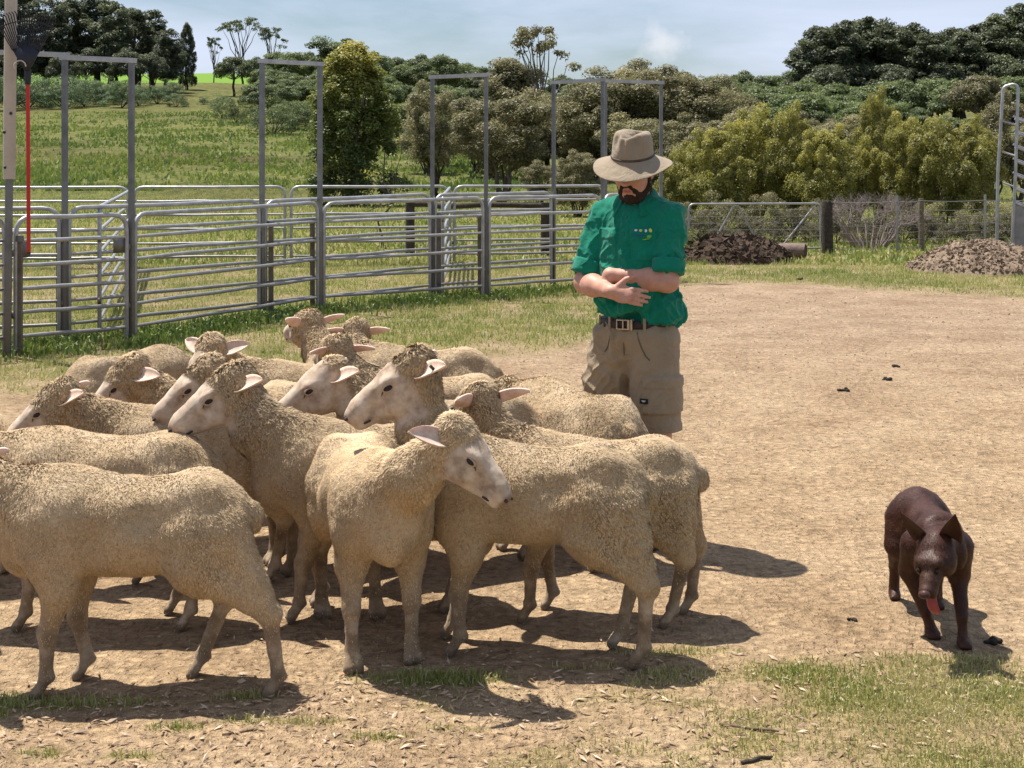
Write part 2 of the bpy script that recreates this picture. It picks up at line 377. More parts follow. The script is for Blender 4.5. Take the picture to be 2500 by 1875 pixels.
LM = {
 'scrub': mat_leaf('leaf_scrub', [(.045, .038, .020), (.10, .088, .042), (.16, .14, .065)], .25, .35),
 'forest': mat_leaf('leaf_forest', [(.050, .078, .022), (.110, .150, .042), (.195, .23, .065)], .22, .45),
 'dark': mat_leaf('leaf_dark', [(.036, .050, .022), (.078, .098, .040), (.135, .150, .06)], .22, .45),
 'olive': mat_leaf('leaf_olive', [(.10, .10, .045), (.21, .195, .085), (.31, .27, .12)], .16, .45),
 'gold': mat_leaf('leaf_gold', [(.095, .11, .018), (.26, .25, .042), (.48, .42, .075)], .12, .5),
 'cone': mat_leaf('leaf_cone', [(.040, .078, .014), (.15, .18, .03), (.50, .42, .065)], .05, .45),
 'bush': mat_leaf('leaf_bush', [(.04, .07, .025), (.08, .13, .042), (.14, .19, .06)], .2, .45),
}
M_BARK = simple('bark', (.10, .08, .062), (.19, .165, .14), 9, .9, .6, .02)
M_BARKD = simple('bark_dark', (.045, .036, .028), (.09, .075, .06), 9, .9, .6, .02)
def leaf_cloud(C, R, per, size, seed, zsq=.8, updn=.35, shell=.45, tintz=0.0, aspect=.42):
    r = np.random.default_rng(seed); C = np.asarray(C, float); R = np.asarray(R, float); n = len(C)*per
    ci = np.repeat(np.arange(len(C)), per)
    d = r.normal(size=(n, 3)); d /= np.linalg.norm(d, axis=1)[:, None]
    d[:, 2] = np.where(r.random(n) < updn, np.abs(d[:, 2]), d[:, 2])
    rad = shell+(1-shell)*r.random(n)**.6
    p = C[ci]+d*rad[:, None]*R[ci][:, None]*np.array([1, 1, zsq]) + r.normal(size=(n, 3))*.04*R[ci][:, None]
    nn = d*.75+r.normal(size=(n, 3))*.5+np.array([0, 0, .55]); nn /= np.linalg.norm(nn, axis=1)[:, None]
    a = np.cross(nn, r.normal(size=(n, 3))); a /= np.linalg.norm(a, axis=1)[:, None]; b = np.cross(nn, a)
    L = size*(.6+.8*r.random(n))[:, None]*.5; Wd = L*aspect*2
    V = np.stack([p-a*L, p+b*Wd*.5, p+a*L, p-b*Wd*.5], 1).reshape(-1, 3)
    F = np.arange(4*n).reshape(-1, 4)
    ct = r.random(len(C))
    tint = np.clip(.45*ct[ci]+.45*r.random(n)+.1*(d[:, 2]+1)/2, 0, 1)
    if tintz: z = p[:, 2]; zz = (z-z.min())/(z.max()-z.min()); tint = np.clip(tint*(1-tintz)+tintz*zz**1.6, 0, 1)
    return V, F, np.repeat(tint, 4)
def limb(mb, a, b, ra, rb, r, n=5, wob=.06, sides=6):
    a = np.asarray(a, float); b = np.asarray(b, float); t = np.linspace(0, 1, n)[:, None]; L = np.linalg.norm(b-a)
    P = a+(b-a)*t+r.normal(size=(n, 3))*wob*L*np.sin(t*np.pi)*.5
    P[:, 2] -= .08*L*np.sin(t[:, 0]*np.pi)*0
    mb.tube(P, np.linspace(ra, rb, n), sides); return P
def proto_tree(kind, seed):
    """a tree ten metres tall: trunk-and-limbs mesh, crown mesh"""
    r = np.random.default_rng(seed); mb = MB(); C = []; R = []
    if kind == 'euc':            # tall, bare stems below umbrella clumps
        top = np.array([r.normal()*.4, r.normal()*.4, 7.0]); P = limb(mb, (0, 0, -.6), top, .26, .11, r, 7)
        for k in range(13):
            f = r.uniform(.35, 1); s = P[min(6, int(f*6))]; an = r.uniform(0, 6.28); rr = r.uniform(.6, 2.3)
            e = np.array([math.cos(an)*rr, math.sin(an)*rr, r.uniform(5.6, 9.3)-.35*rr]); limb(mb, s, e, .085, .03, r)
            for q in range(3): C.append(e+r.normal(size=3)*[.5, .5, .28]); R.append(r.uniform(.7, 1.2))
        for q in range(26): C.append(np.array([r.normal()*1.2, r.normal()*1.2, r.uniform(3.8, 8.6)])); R.append(r.uniform(.6, 1.1))
        per, size, zsq, upd, shl, tz = 260, .29, .68, .5, .3, .1
    elif kind == 'sparse':
        top = np.array([r.normal()*.3, r.normal()*.3, 5.5]); P = limb(mb, (0, 0, -.6), top, .2, .1, r, 7)
        for k in range(15):
            f = r.uniform(.5, 1); s = P[min(6, int(f*6))]; an = r.uniform(0, 6.28); rr = r.uniform(1.0, 3.4)
            e = np.array([math.cos(an)*rr, math.sin(an)*rr, 9.6-.18*rr*rr+r.normal()*.35]); limb(mb, s, e, .075, .025, r)
            for q in range(2): C.append(e+r.normal(size=3)*[.5, .5, .2]); R.append(r.uniform(.45, .8))
        per, size, zsq, upd, shl, tz = 75, .30, .55, .5, .2, .0
    elif kind == 'round':        # dense rounded forest crown
        P = limb(mb, (0, 0, -.6), (0, 0, 6), .3, .15, r, 6)
        for k in range(46):
            d = r.normal(size=3); d /= np.linalg.norm(d); d[2] = abs(d[2])*.95-.25
            e = np.array([0, 0, 5.2])+d*np.array([3.6, 3.6, 3.9])*r.uniform(.7, 1); C.append(e); R.append(r.uniform(.8, 1.35))
            if k % 4 == 0: limb(mb, P[3], e, .09, .03, r)
        C.append((0, 0, 5)); R.append(2.4)
        per, size, zsq, upd, shl, tz = 340, .31, .75, .55, .5, .15
    elif kind == 'tall':         # upright crown in tiers on a tall trunk
        P = limb(mb, (0, 0, -.6), (r.normal()*.3, r.normal()*.3, 8.6), .26, .06, r, 9)
        for k in range(64):
            z = r.uniform(2.6, 9.5); w = np.interp(z, [2.5, 4, 6, 8, 9.6], [1.2, 2.1, 2.2, 1.6, .5]); an = r.uniform(0, 6.28); q = r.uniform(.35, 1.0); e = np.array([math.cos(an)*w*q, math.sin(an)*w*q, z]); C.append(e); R.append(r.uniform(.4, .85))
            if k % 4 == 0: limb(mb, P[max(1, min(7, int(z-1.5)))], e, .06, .02, r)
        per, size, zsq, upd, shl, tz = 250, .25, .72, .5, .3, .12
    elif kind == 'olive':        # many-stemmed, fine hanging foliage
        for k in range(7):
            an = k/7*6.28+r.normal()*.3; e = np.array([math.cos(an)*r.uniform(.8, 2), math.sin(an)*r.uniform(.8, 2), r.uniform(5, 7)])
            P = limb(mb, (r.normal()*.15, r.normal()*.15, -.4), e, .13, .05, r, 7)
            for q in range(3):
                e2 = P[r.integers(3, 7)]+np.array([math.cos(an), math.sin(an), .6])*r.uniform(.6, 1.8); limb(mb, P[4], e2, .05, .02, r)
        for k in range(60):
            d = r.normal(size=3); d /= np.linalg.norm(d); d[2] = d[2]*.95+.1
            C.append(np.array([0, 0, 5.7])+d*np.array([3.2, 3.2, 4.0])*r.uniform(.5, 1)); R.append(r.uniform(.6, 1.15))
        per, size, zsq, upd, shl, tz = 560, .20, .85, .45, .2, .25
    elif kind == 'cone':         # broad-based column with a pointed golden top
        for k in range(5): limb(mb, (r.normal()*.18, r.normal()*.18, -.6), (r.normal()*.7, r.normal()*.5, 8.6-k*.5), .12, .03, r, 8, .05)
        for k in range(150):
            z = r.uniform(.9, 9.75); w = np.interp(z, [0, 1.2, 3, 5, 7, 8.6, 9.8], [1.9, 2.45, 2.3, 2.15, 1.75, 1.2, .25]); an = r.uniform(0, 6.28); q = r.uniform(.55, 1.0)
            C.append((math.cos(an)*w*q, math.sin(an)*w*q, z)); R.append(r.uniform(.34, .62))
        for k in range(24): C.append((r.normal()*.7, r.normal()*.7, r.uniform(1, 8))); R.append(r.uniform(.7, 1.1))
        per, size, zsq, upd, shl, tz = 300, .19, 1.1, .45, .25, .68
    elif kind == 'gold':         # bushy paperbark-like shrub, lumpy yellow-green top
        for k in range(9):
            an = k/9*6.28; e = np.array([math.cos(an)*r.uniform(1, 3), math.sin(an)*r.uniform(1, 3), r.uniform(5, 8)]); P = limb(mb, (math.cos(an)*.4, math.sin(an)*.4, -.4), e, .12, .04, r, 7)
        for k in range(95):
            d = r.normal(size=3); d /= np.linalg.norm(d); d[2] = d[2]*.9+.06
            e = np.array([0, 0, 5.0])+d*np.array([3.9, 3.9, 4.6])*r.uniform(.6, 1.0); C.append(e+[0, 0, max(0, r.normal()*.35)]); R.append(r.uniform(.5, 1.05))
        for k in range(14): C.append((r.normal()*1.6, r.normal()*1.6, r.uniform(1.5, 7))); R.append(r.uniform(1.2, 1.8))
        per, size, zsq, upd, shl, tz = 430, .225, .95, .5, .3, .38
    elif kind == 'bush':
        for k in range(6): limb(mb, (0, 0, -.3), (r.normal()*2.4, r.normal()*2.4, r.uniform(4, 7)), .12, .04, r)
        for k in range(30):
            d = r.normal(size=3); d /= np.linalg.norm(d); d[2] = abs(d[2])
            C.append(d*np.array([4.6, 4.6, 7.6])*r.uniform(.5, 1)+[0, 0, 1]); R.append(r.uniform(1.0, 1.9))
        per, size, zsq, upd, shl, tz = 260, .30, .8, .5, .4, .2
    V, F, T = leaf_cloud(C, R, per, size, seed+5, zsq, upd, shl, tz)
    return mb.mesh('trunk'), mesh_np('crown', V, F, False, {'tint': T})
PROTO = {'euc': [proto_tree('euc', s) for s in (1, 2, 3)], 'sparse': [proto_tree('sparse', s) for s in (4, 5)], 'round': [proto_tree('round', s) for s in (6, 7, 8)],
         'tall': [proto_tree('tall', s) for s in (21, 22, 23)], 'olive': [proto_tree('olive', s) for s in (9, 10)], 'cone': [proto_tree('cone', 11)], 'gold': [proto_tree('gold', s) for s in (12, 13, 14)], 'bush': [proto_tree('bush', s) for s in (15, 16)]}
TN = [0]
def tree(dx, top, y, kind, mat, label, cat='tree', group=None, wide=1.0, name='tree', bark=None):
    TN[0] += 1; i = TN[0]
    p = Aty(dx, top, y); x = p[0]; zg = float(terr(x, y)); h = max(p[2]-zg, .6)*1.03; r = random.Random(i*7)
    e = empty(name, (x, y, zg), r.uniform(0, 6.28)); s = h/10; e.scale = (s*wide, s*wide, s)
    tm, cm = PROTO[kind][i % len(PROTO[kind])]
    ot = obj('trunk', tm, None, e); oc = obj('crown', cm, None, e)
    for o, m in ((ot, bark or M_BARKD), (oc, LM[mat])):
        if not o.data.materials: o.data.materials.append(None)
        o.material_slots[0].link = 'OBJECT'; o.material_slots[0].material = m
    tag(e, label, cat, group); return e
GR = 'trees on the wooded ridge'
def ridge(lst, y, kind, mat, label, wide=1.0, jit=6, grp=GR):
    for k, (dx, tp) in enumerate(lst): tree(dx, tp, y+((k*37) % 11-5)/5*jit, kind, mat, label, group=grp, wide=wide, name='ridge_tree')
ridge([(-40, -40), (15, -25), (60, -15), (105, -5), (150, 0), (205, -30), (245, 5), (290, 20), (330, 22), (362, 62)], 222, 'tall', 'dark', 'tall dark gum tree in the grove at the top of the grassy hill', 1.15, 8, 'gum grove on the hill')
ridge([(0, 95), (45, 80), (95, 90), (140, 100), (185, 85), (235, 95), (280, 90), (325, 100), (355, 120)], 214, 'round', 'dark', 'dark leafy tree filling in below the tall gums of the hill grove', .9, 4, 'leafy trees under the gum grove')
tree(404, 55, 236, 'cone', 'dark', 'slim dark columnar tree standing alone beside the hill grove', wide=.6, name='columnar_tree')
tree(462, 86, 300, 'sparse', 'dark', 'small umbrella-topped gum on the skyline above the bright paddock', wide=.8, name='gum_tree')
tree(524, 42, 282, 'sparse', 'dark', 'tall thin-crowned gum, higher of two on the skyline', wide=1.0, name='gum_tree')
tree(585, 66, 278, 'sparse', 'dark', 'thin-crowned gum, lower of two on the skyline', wide=1.0, name='gum_tree')
tree(733, 70, 215, 'euc', 'forest', 'umbrella-clumped gum rising just behind the golden conical tree', wide=1.4, name='gum_tree')
ridge([(505, 105), (548, 112), (600, 98), (640, 92), (672, 100), (700, 118), (775, 100), (812, 98), (850, 108), (880, 122), (912, 104), (945, 98), (985, 118), (1018, 124), (1052, 128), (1090, 132), (1210, 150), (1250, 158), (1290, 164)], 232, 'round', 'forest', 'rounded dark green tree in the wood along the skyline ridge', 1.0, 12)
ridge([(560, 165), (610, 168), (655, 165), (830, 160), (865, 168), (895, 175), (930, 165), (965, 170), (1000, 175), (1040, 172), (1080, 178), (1120, 175), (1170, 182), (1220, 185), (1265, 192), (1310, 190)], 165, 'round', 'forest', 'dense green tree on the middle slope of the wooded valley side', 1.1, 14, 'trees on the middle slope')
ridge([(590, 200), (640, 205), (675, 195), (850, 215), (885, 225), (1010, 215), (1240, 220)], 140, 'bush', 'forest', 'low dark shrub at the edge of the valley wood', 1.3, 8, 'shrubs at the edge of the wood')
def fill(n, x0, x1, t0, t1, y0, y1, kind, mat, label, wide, grp, seed):
    r = random.Random(seed)
    for k in range(n): f = (k+.5+r.uniform(-.3, .3))/n; tree(x0+(x1-x0)*f, t0+(t1-t0)*f+r.uniform(-10, 10), r.uniform(y0, y1), kind, mat, label, group=grp, wide=wide*r.uniform(.85, 1.2), name='valley_tree')
fill(15, 850, 1330, 205, 225, 118, 135, 'round', 'forest', 'green tree low on the valley side behind the yard', 1.15, 'trees low on the valley side', 3)
fill(9, 905, 1330, 262, 270, 84, 98, 'olive', 'olive', 'olive shrub tree at the foot of the valley wood', 1.5, 'olive trees at the valley foot', 4)
fill(12, 1340, 2200, 235, 275, 62, 76, 'olive', 'olive', 'olive tree between golden bushes and lush slope', 1.25, 'olive trees behind the golden bushes', 5)
fill(16, 1330, 2220, 165, 150, 168, 182, 'round', 'forest', 'green tree high on the slope under the ridge', 1.2, 'trees high on the far slope', 6)
fill(12, 560, 850, 140, 150, 195, 212, 'round', 'forest', 'green tree closing the gap behind the conical tree', 1.1, 'trees behind the conical tree', 7)
fill(9, -20, 370, 60, 70, 226, 238, 'round', 'dark', 'dark tree deep inside the hill grove', 1.0, 'inner trees of the hill grove', 8)
fill(9, 470, 705, 205, 222, 148, 158, 'bush', 'forest', 'dense shrub where the valley wood meets the paddock', .9, 'shrubs where wood meets paddock', 11)
fill(8, 570, 720, 150, 165, 172, 184, 'round', 'forest', 'leafy tree above the shrubs left of the conical tree', 1.0, 'trees left of the conical tree', 12)
tree(1160, 72, 112, 'sparse', 'olive', 'tall open-crowned gum with pale bare limbs above the valley trees', wide=.9, name='gum_tree', bark=M_BARK)
tree(1110, 118, 114, 'euc', 'olive', 'leaning gum leaf mass beside the tall open-crowned gum', wide=1.1, name='gum_tree', bark=M_BARK)
ridge([(1330, 150), (1375, 132), (1425, 136), (1470, 150), (1510, 166), (1552, 190), (1290, 190), (1230, 195), (1180, 205)], 92, 'olive', 'olive', 'grey-green tea tree in the thicket behind the yard', 1.5, 6, 'tea trees behind the yard')
ridge([(1525, 148), (1560, 144), (1600, 138), (1640, 146), (1672, 142), (1705, 150), (1730, 128)], 230, 'round', 'forest', 'rounded tree on the far ridge line between thicket and dark stand', 1.0, 10, 'trees on the far ridge line')
ridge([(1580, 178), (1630, 172), (1680, 168), (1725, 172), (1775, 190), (1820, 186), (1868, 196), (1915, 200), (1955, 204), (1640, 205), (1700, 212), (1750, 222), (1800, 228), (1850, 235), (1900, 240), (1990, 235), (2040, 240), (2090, 245)], 138, 'round', 'forest', 'lush green tree on the slope below the dark stand', 1.25, 12, 'lush trees below the dark stand')
ridge([(1745, 84), (1768, 60), (1792, 58), (1815, 46), (1838, 52), (1860, 42), (1888, 38), (1912, 54), (1935, 58), (1962, 50), (1985, 66), (2008, 72), (2034, 74), (2060, 62), (2085, 70), (2108, 56), (2135, 48), (2160, 34), (2190, 10), (2212, 26), (2240, 20)], 212, 'tall', 'dark', 'tall dark tree in the stand crowning the right-hand ridge', 1.25, 8, 'dark stand on the ridge')
ridge([(1770, 110), (1815, 105), (1860, 100), (1905, 108), (1950, 112), (1990, 118), (2035, 120), (2080, 110), (2130, 100), (2180, 90), (2225, 95)], 205, 'round', 'dark', 'bulky dark tree low in the stand on the ridge', 1.0, 4, 'bulky trees in the dark stand')
tree(2110, 138, 165, 'round', 'olive', 'single olive-brown domed tree in front of the dark stand', wide=1.0, name='domed_tree')
# paddock edge shrubs on the left slope
ridge([(25, 175), (70, 165), (120, 170), (165, 150), (215, 158), (262, 165), (300, 170), (345, 178), (372, 165)], 205, 'bush', 'bush', 'leafy shrub at the foot of the hill grove', 1.5, 5, 'shrubs below the hill grove')
ridge([(20, 150), (60, 158), (100, 150), (140, 165), (185, 160), (225, 172), (262, 168), (300, 182), (340, 176), (380, 190), (440, 205), (480, 195), (545, 180), (585, 170), (620, 176)], 186, 'bush', 'bush', 'low green thicket shrub along the fold in the paddock', 1.5, 6, 'thicket along the paddock fold')
# trees behind the yard
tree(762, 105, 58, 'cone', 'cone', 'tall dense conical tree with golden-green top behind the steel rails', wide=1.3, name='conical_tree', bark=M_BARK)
tree(700, 330, 57, 'bush', 'cone', 'leafy sucker growth at the left foot of the conical tree', 'shrub', wide=.8, name='shrub')
tree(938, 182, 66, 'olive', 'olive', 'grey-brown many-stemmed tree between conical tree and broad olive tree', wide=.85, name='tea_tree', bark=M_BARKD)
tree(1085, 188, 62, 'olive', 'olive', 'broad olive-green many-stemmed tree behind the middle rails', wide=1.35, name='tea_tree', bark=M_BARK)
tree(1248, 328, 46, 'gold', 'olive', 'small round olive bush left of the hat of the man', 'bush', wide=1.0, name='round_bush')
tree(1170, 345, 52, 'olive', 'olive', 'low scraggy bush at the foot of the broad olive tree', 'bush', wide=1.2, name='scraggy_bush')
for k, (dx, tp, w, y) in enumerate([(1478, 315, .8, 37), (1548, 272, .8, 36), (1636, 218, .72, 38), (1716, 236, .62, 37), (1782, 276, .72, 36), (1846, 286, .7, 38), (1903, 206, .5, 39), (1968, 250, .66, 37), (2048, 246, .8, 36), (2112, 262, .6, 38)]):
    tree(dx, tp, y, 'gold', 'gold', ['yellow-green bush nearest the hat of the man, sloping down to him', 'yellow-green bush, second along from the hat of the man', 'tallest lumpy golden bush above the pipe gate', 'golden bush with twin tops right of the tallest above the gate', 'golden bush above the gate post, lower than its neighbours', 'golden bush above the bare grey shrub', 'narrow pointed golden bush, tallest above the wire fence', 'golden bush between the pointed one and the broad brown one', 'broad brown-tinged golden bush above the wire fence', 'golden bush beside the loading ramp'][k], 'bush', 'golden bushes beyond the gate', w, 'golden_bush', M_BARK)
tree(2195, 205, 44, 'olive', 'olive', 'brownish tea tree rising behind the loading ramp', wide=.9, name='tea_tree')
for k, (dx, tp, y) in enumerate([(1470, 420, 33), (1560, 400, 33.5), (1660, 395, 33), (1750, 420, 33.5), (2010, 420, 33), (2090, 430, 33), (2160, 420, 33.5)]):
    tree(dx, tp, y, 'bush', 'olive', 'twiggy olive undergrowth bush at the foot of the golden bushes', 'bush', 'undergrowth along the fence', 1.0, 'undergrowth_bush')
for k in range(16):
    f = (k+.5)/16; rr = random.Random(k+50); dx = 1445+f*(2215-1445)
    tree(dx, rr.uniform(432, 468), rr.uniform(29.8, 31.5), 'bush', 'scrub', 'low brown scrub bush just behind the far gate and wire fence', 'bush', 'brown scrub behind the far gate', 1.15, 'scrub_bush')
# young tree and bare shrub
def twigs(mb, p, d, L, rad, lev, r):
    q = p+d*L; limb(mb, p, q, rad, rad*.6, r, 4, .08, 4 if lev < 2 else 3)
    if lev >= 4: return
    for k in range(3 if lev < 3 else 4):
        nd = d+r.normal(size=3)*.55; nd[2] = abs(nd[2])*.7+.12; nd /= np.linalg.norm(nd); twigs(mb, p+d*L*r.uniform(.55, 1), nd, L*r.uniform(.55, .8), rad*.58, lev+1, r)
def bare_shrub():
    r = np.random.default_rng(77); b = G(1880, 548); b = Aty(1880, 548, 29.0); x, y = b[0], 29.0
    e = empty('bare_shrub', (x, y, 0)); tag(e, 'leafless grey-purple twiggy shrub behind the wire fence', 'shrub'); mb = MB(); mt = MB()
    for k in range(24):
        an = k/24*6.28; d = np.array([math.cos(an)*.8, math.sin(an)*.6, 1.0]); d /= np.linalg.norm(d)
        p = np.array([math.cos(an)*.25, math.sin(an)*.2, 0.]); limb(mb, p-[0, 0, .05], p+d*.62, .022, .012, r)
        for q in range(2):
            nd = d+r.normal(size=3)*.4; nd /= np.linalg.norm(nd); twigs(mt, p+d*.55, nd, .34, .009, 1, r)
    ms = simple('twig', (.17, .135, .125), (.27, .225, .21), 14, .9, 0)
    mb.build('stem', ms, e); mt.build('twig', ms, e)
bare_shrub()
def young_tree():
    p = Aty(826, 540, 29.0); e = empty('young_tree', (p[0], p[1], 0)); tag(e, 'thin bare young tree with wispy leaves right of the conical tree', 'tree'); r = np.random.default_rng(3); mb = MB(); C = []
    P = limb(mb, (0, 0, -.1), (.05, 0, 1.9), .03, .012, r, 7)
    for k in range(12):
        a = r.uniform(0, 6.28); e2 = P[r.integers(2, 7)]+np.array([math.cos(a)*.35, math.sin(a)*.35, r.uniform(.1, .4)]); limb(mb, P[3], e2, .012, .005, r); C.append(e2)
    V, F, T = leaf_cloud(C, [.16]*len(C), 14, .07, 3); mb.build('trunk', M_BARKD, e); obj('crown', mesh_np('crown', V, F, False, {'tint': T}), LM['cone'], e)
young_tree()

# ------------------------------------------------------------------ grass, leaves, pebbles
def mat_grass():
    return mat_leaf('grass_blade', [(.105, .175, .026), (.25, .30, .06), (.44, .41, .15), (.60, .51, .29)], 0, .38)
M_GRASS = mat_grass()
def blades(x, y, hgt, wid, tint, seed, lean=.55, far=False):
    r = np.random.default_rng(seed); n = len(x); z = gz(x, y); a = r.uniform(0, 6.28, n); la = r.uniform(0, 6.28, n); le = hgt*lean*r.random(n)
    dx, dy = np.cos(a)*wid/2, np.sin(a)*wid/2
    b0 = np.stack([x-dx, y-dy, z-.004], 1); b1 = np.stack([x+dx, y+dy, z-.004], 1)
    m = np.stack([x+np.cos(la)*le*.35, y+np.sin(la)*le*.35, z+hgt*.6], 1); tpt = np.stack([x+np.cos(la)*le, y+np.sin(la)*le, z+hgt*(1-.3*le/np.maximum(hgt, 1e-4))], 1)
    w2 = np.stack([dx*.8, dy*.8, 0*dx], 1)
    if far: i = np.arange(n)*3; return np.stack([b0, b1, tpt], 1).reshape(-1, 3), np.zeros((0, 4), int), np.stack([i, i+1, i+2], 1), np.repeat(tint, 3)
    V = np.stack([b0, b1, m+w2, m-w2, tpt], 1).reshape(-1, 3); i = np.arange(n)*5
    Q = np.stack([i, i+1, i+2, i+3], 1); T = np.stack([i+3, i+2, i+4], 1)
    return V, Q, T, np.repeat(tint, 5)
def scatter(n, x0, x1, y0, y1, seed, cut=.12, pw=1.0):
    r = np.random.default_rng(seed); y = y0+(y1-y0)*r.random(n); x = r.uniform(x0, x1, n)*(y if y1 > 9 else 1); g = grass_mask(x, y)
    k = r.random(n) < np.maximum(g-cut, 0)**pw*1.15; return x[k], y[k], g[k], r
def grass_obj(name, parts):
    V = np.vstack([p[0] for p in parts]); off = np.cumsum([0]+[len(p[0]) for p in parts]); Q = np.vstack([p[1]+o for p, o in zip(parts, off)]); T = np.vstack([p[2]+o for p, o in zip(parts, off)])
    o = obj(name, mesh_np(name, V, [Q, T], False, {'tint': np.concatenate([p[3] for p in parts])}), M_GRASS); tag(o, kind='stuff'); return o
x, y, g, r = scatter(150000, -2.0, 2.1, 3.9, 5.25, 41)
ti = np.clip(.38+.44*fb2(x, y, 3.0, 2, 9)+.30*r.random(len(x))+np.where(r.random(len(x)) < .18, .35, 0), 0, 1)
pa = [blades(x, y, (.008+.026*r.random(len(x))**1.3)*(.6+.6*g), .0028+.002*r.random(len(x)), ti, 42, .9)]
o = grass_obj('foreground_grass', pa); tag(o, 'short sparse green and straw-coloured grass in the foreground', 'grass')
x, y, g, r = scatter(230000, -.42, .46, 10.2, 24.5, 51, .1)
ti = np.clip(.28+.42*fb2(x, y, .9, 3, 9)+.35*r.random(len(x))+np.where(r.random(len(x)) < .15, .25, 0), 0, 1)
pa = [blades(x, y, (.02+.05*r.random(len(x)))*(.6+.6*g), .008+.008*r.random(len(x)), ti, 52, .9, True)]
# long weeds along the foot of the rails
rr = np.random.default_rng(61); tt = rr.random(26000); fx = np.interp(tt, [0, .2, .55, .8, 1], [-4.9, -3.5, -2.2, -.3, 1.4]); fy = np.interp(tt, [0, .2, .55, .8, 1], [12.6, 13.6, 16.5, 18.2, 19.6])
off = np.abs(rr.normal(size=26000))*.30*np.sign(rr.random(26000)-.42); fy2 = fy+off*1.3; fx2 = fx+rr.normal(size=26000)*.1; keep = rr.random(26000) < (1.0-.75*tt)*np.clip(.55+fb2(fx2, fy2, 1.6, 2, 3)*1.3, .05, 1)
fx2, fy2 = fx2[keep], fy2[keep]
pa.append(blades(fx2, fy2, .03+.10*rr.random(len(fx2))**1.5, .016+.012*rr.random(len(fx2)), np.clip(.02+.22*rr.random(len(fx2)), 0, 1), 62, .9))
o = grass_obj('yard_grass', pa); tag(o, 'grass and weeds growing round the steel yard rails', 'grass')
r = np.random.default_rng(71); n = 60000; y = 24+56*r.random(n)**1.2; x = r.uniform(-.42, .42, n)*y
pa = [blades(x, y, .05+.10*r.random(n), .03+.04*r.random(n), np.clip(.20+.45*fb2(x, y, .3, 3, 9)+.3*r.random(n), 0, 1), 72, .8, True)]
n = 90000; y = 75+150*r.random(n)**1.3; x = r.uniform(-.42, .02, n)*y
k = y < 172-60*np.maximum(0, (x/y+.18))*0; x, y = x[k], y[k]; n = len(x); cl = fb2(x, y, .25, 3, 15); k = r.random(n) < np.clip(.35+cl*1.2, .05, 1); x, y = x[k], y[k]; n = len(x)
pa.append(blades(x, y, .12+.26*r.random(n), .14+.16*r.random(n), np.clip(.02+.34*fb2(x, y, .06, 3, 19)+.32*r.random(n), 0, 1), 73, .7, True))
o = grass_obj('paddock_grass', pa); tag(o, 'tussocky paddock grass on the flat and the hill', 'grass')
def litter():
    r = np.random.default_rng(81); n = 7000; y = 3.9+1.35*r.random(n); x = r.uniform(-2, 2.1, n)
    yb = np.interp(x, [-2.2, -.9, -.2, .3, .8, 2.6], [4.66, 4.62, 4.74, 4.82, 4.9, 4.95]); k = r.random(n) < np.clip(sstep(-.25, .15, yb-y), .05, 1)*np.interp(x, [-2, .2, 1, 2], [1, .9, .45, .35]); x, y = x[k], y[k]; n = len(x)
    z = gz(x, y)+.004+.004*r.random(n); L = (.005+.018*r.random(n)**2.4); Wd = L*(.14+.25*r.random(n)); a = r.uniform(0, 6.28, n)
    d = np.stack([np.cos(a), np.sin(a), r.normal(size=n)*.25], 1); s = np.stack([-np.sin(a), np.cos(a), r.normal(size=n)*.35], 1); c = np.stack([x, y, z], 1)
    V = np.stack([c-d*L[:, None], c+s*Wd[:, None], c+d*L[:, None], c-s*Wd[:, None], c+np.array([0, 0, .004])], 1).reshape(-1, 3); i = np.arange(n)*5
    T = np.vstack([np.stack([i, i+3, i+4], 1), np.stack([i+3, i+2, i+4], 1), np.stack([i+2, i+1, i+4], 1), np.stack([i+1, i, i+4], 1)])
    m = mat_leaf('dry_leaf', [(.22, .13, .07), (.42, .29, .17), (.60, .46, .32)], 0, .1)
    o = obj('leaf_litter', mesh_np('leaf_litter', V, T, False, {'tint': np.repeat(r.random(n), 5)}), m); tag(o, 'dry fallen leaves and bark flakes strewn over the foreground dirt', 'leaf litter', kind='stuff')
litter()
def pebbles():
    r = np.random.default_rng(91); n = 30000; y = 3.9+15*r.random(n)**1.4; x = r.uniform(-.42, .46, n)*y; k = r.random(n) < 1-grass_mask(x, y)*.9; x, y = x[k], y[k]; n = len(x)
    s = (.0018+.0062*r.random(n)**4)*(y/5)**.8; a = r.uniform(0, 6.28, n); z = gz(x, y)
    base = np.array([[1, 0, -.3], [-.5, .87, -.3], [-.5, -.87, -.3], [0, 0, .75], [.45, .3, .45]])
    ca, sa = np.cos(a), np.sin(a); V = np.zeros((n, 5, 3))
    for q in range(5):
        bx, by, bz = base[q]; j = .7+.6*r.random((n, 3)); V[:, q, 0] = x+s*(ca*bx-sa*by)*j[:, 0]*1.25; V[:, q, 1] = y+s*(sa*bx+ca*by)*j[:, 1]; V[:, q, 2] = z+s*bz*j[:, 2]*.8
    i = np.arange(n)*5; T = np.vstack([np.stack([i+p, i+q, i+w], 1) for p, q, w in ((0, 1, 4), (1, 3, 4), (3, 0, 4), (1, 2, 3), (2, 0, 3), (0, 2, 1))])
    m = mat_leaf('clod', [(.16, .10, .055), (.36, .24, .13), (.48, .34, .20)], 0, 0.0)
    o = obj('dirt_crumbs', mesh_np('dirt_crumbs', V.reshape(-1, 3), T, False, {'tint': np.repeat(r.random(n), 5)}), m); tag(o, 'loose crumbs of dirt and small stones on the yard floor', 'dirt', kind='stuff')
pebbles()
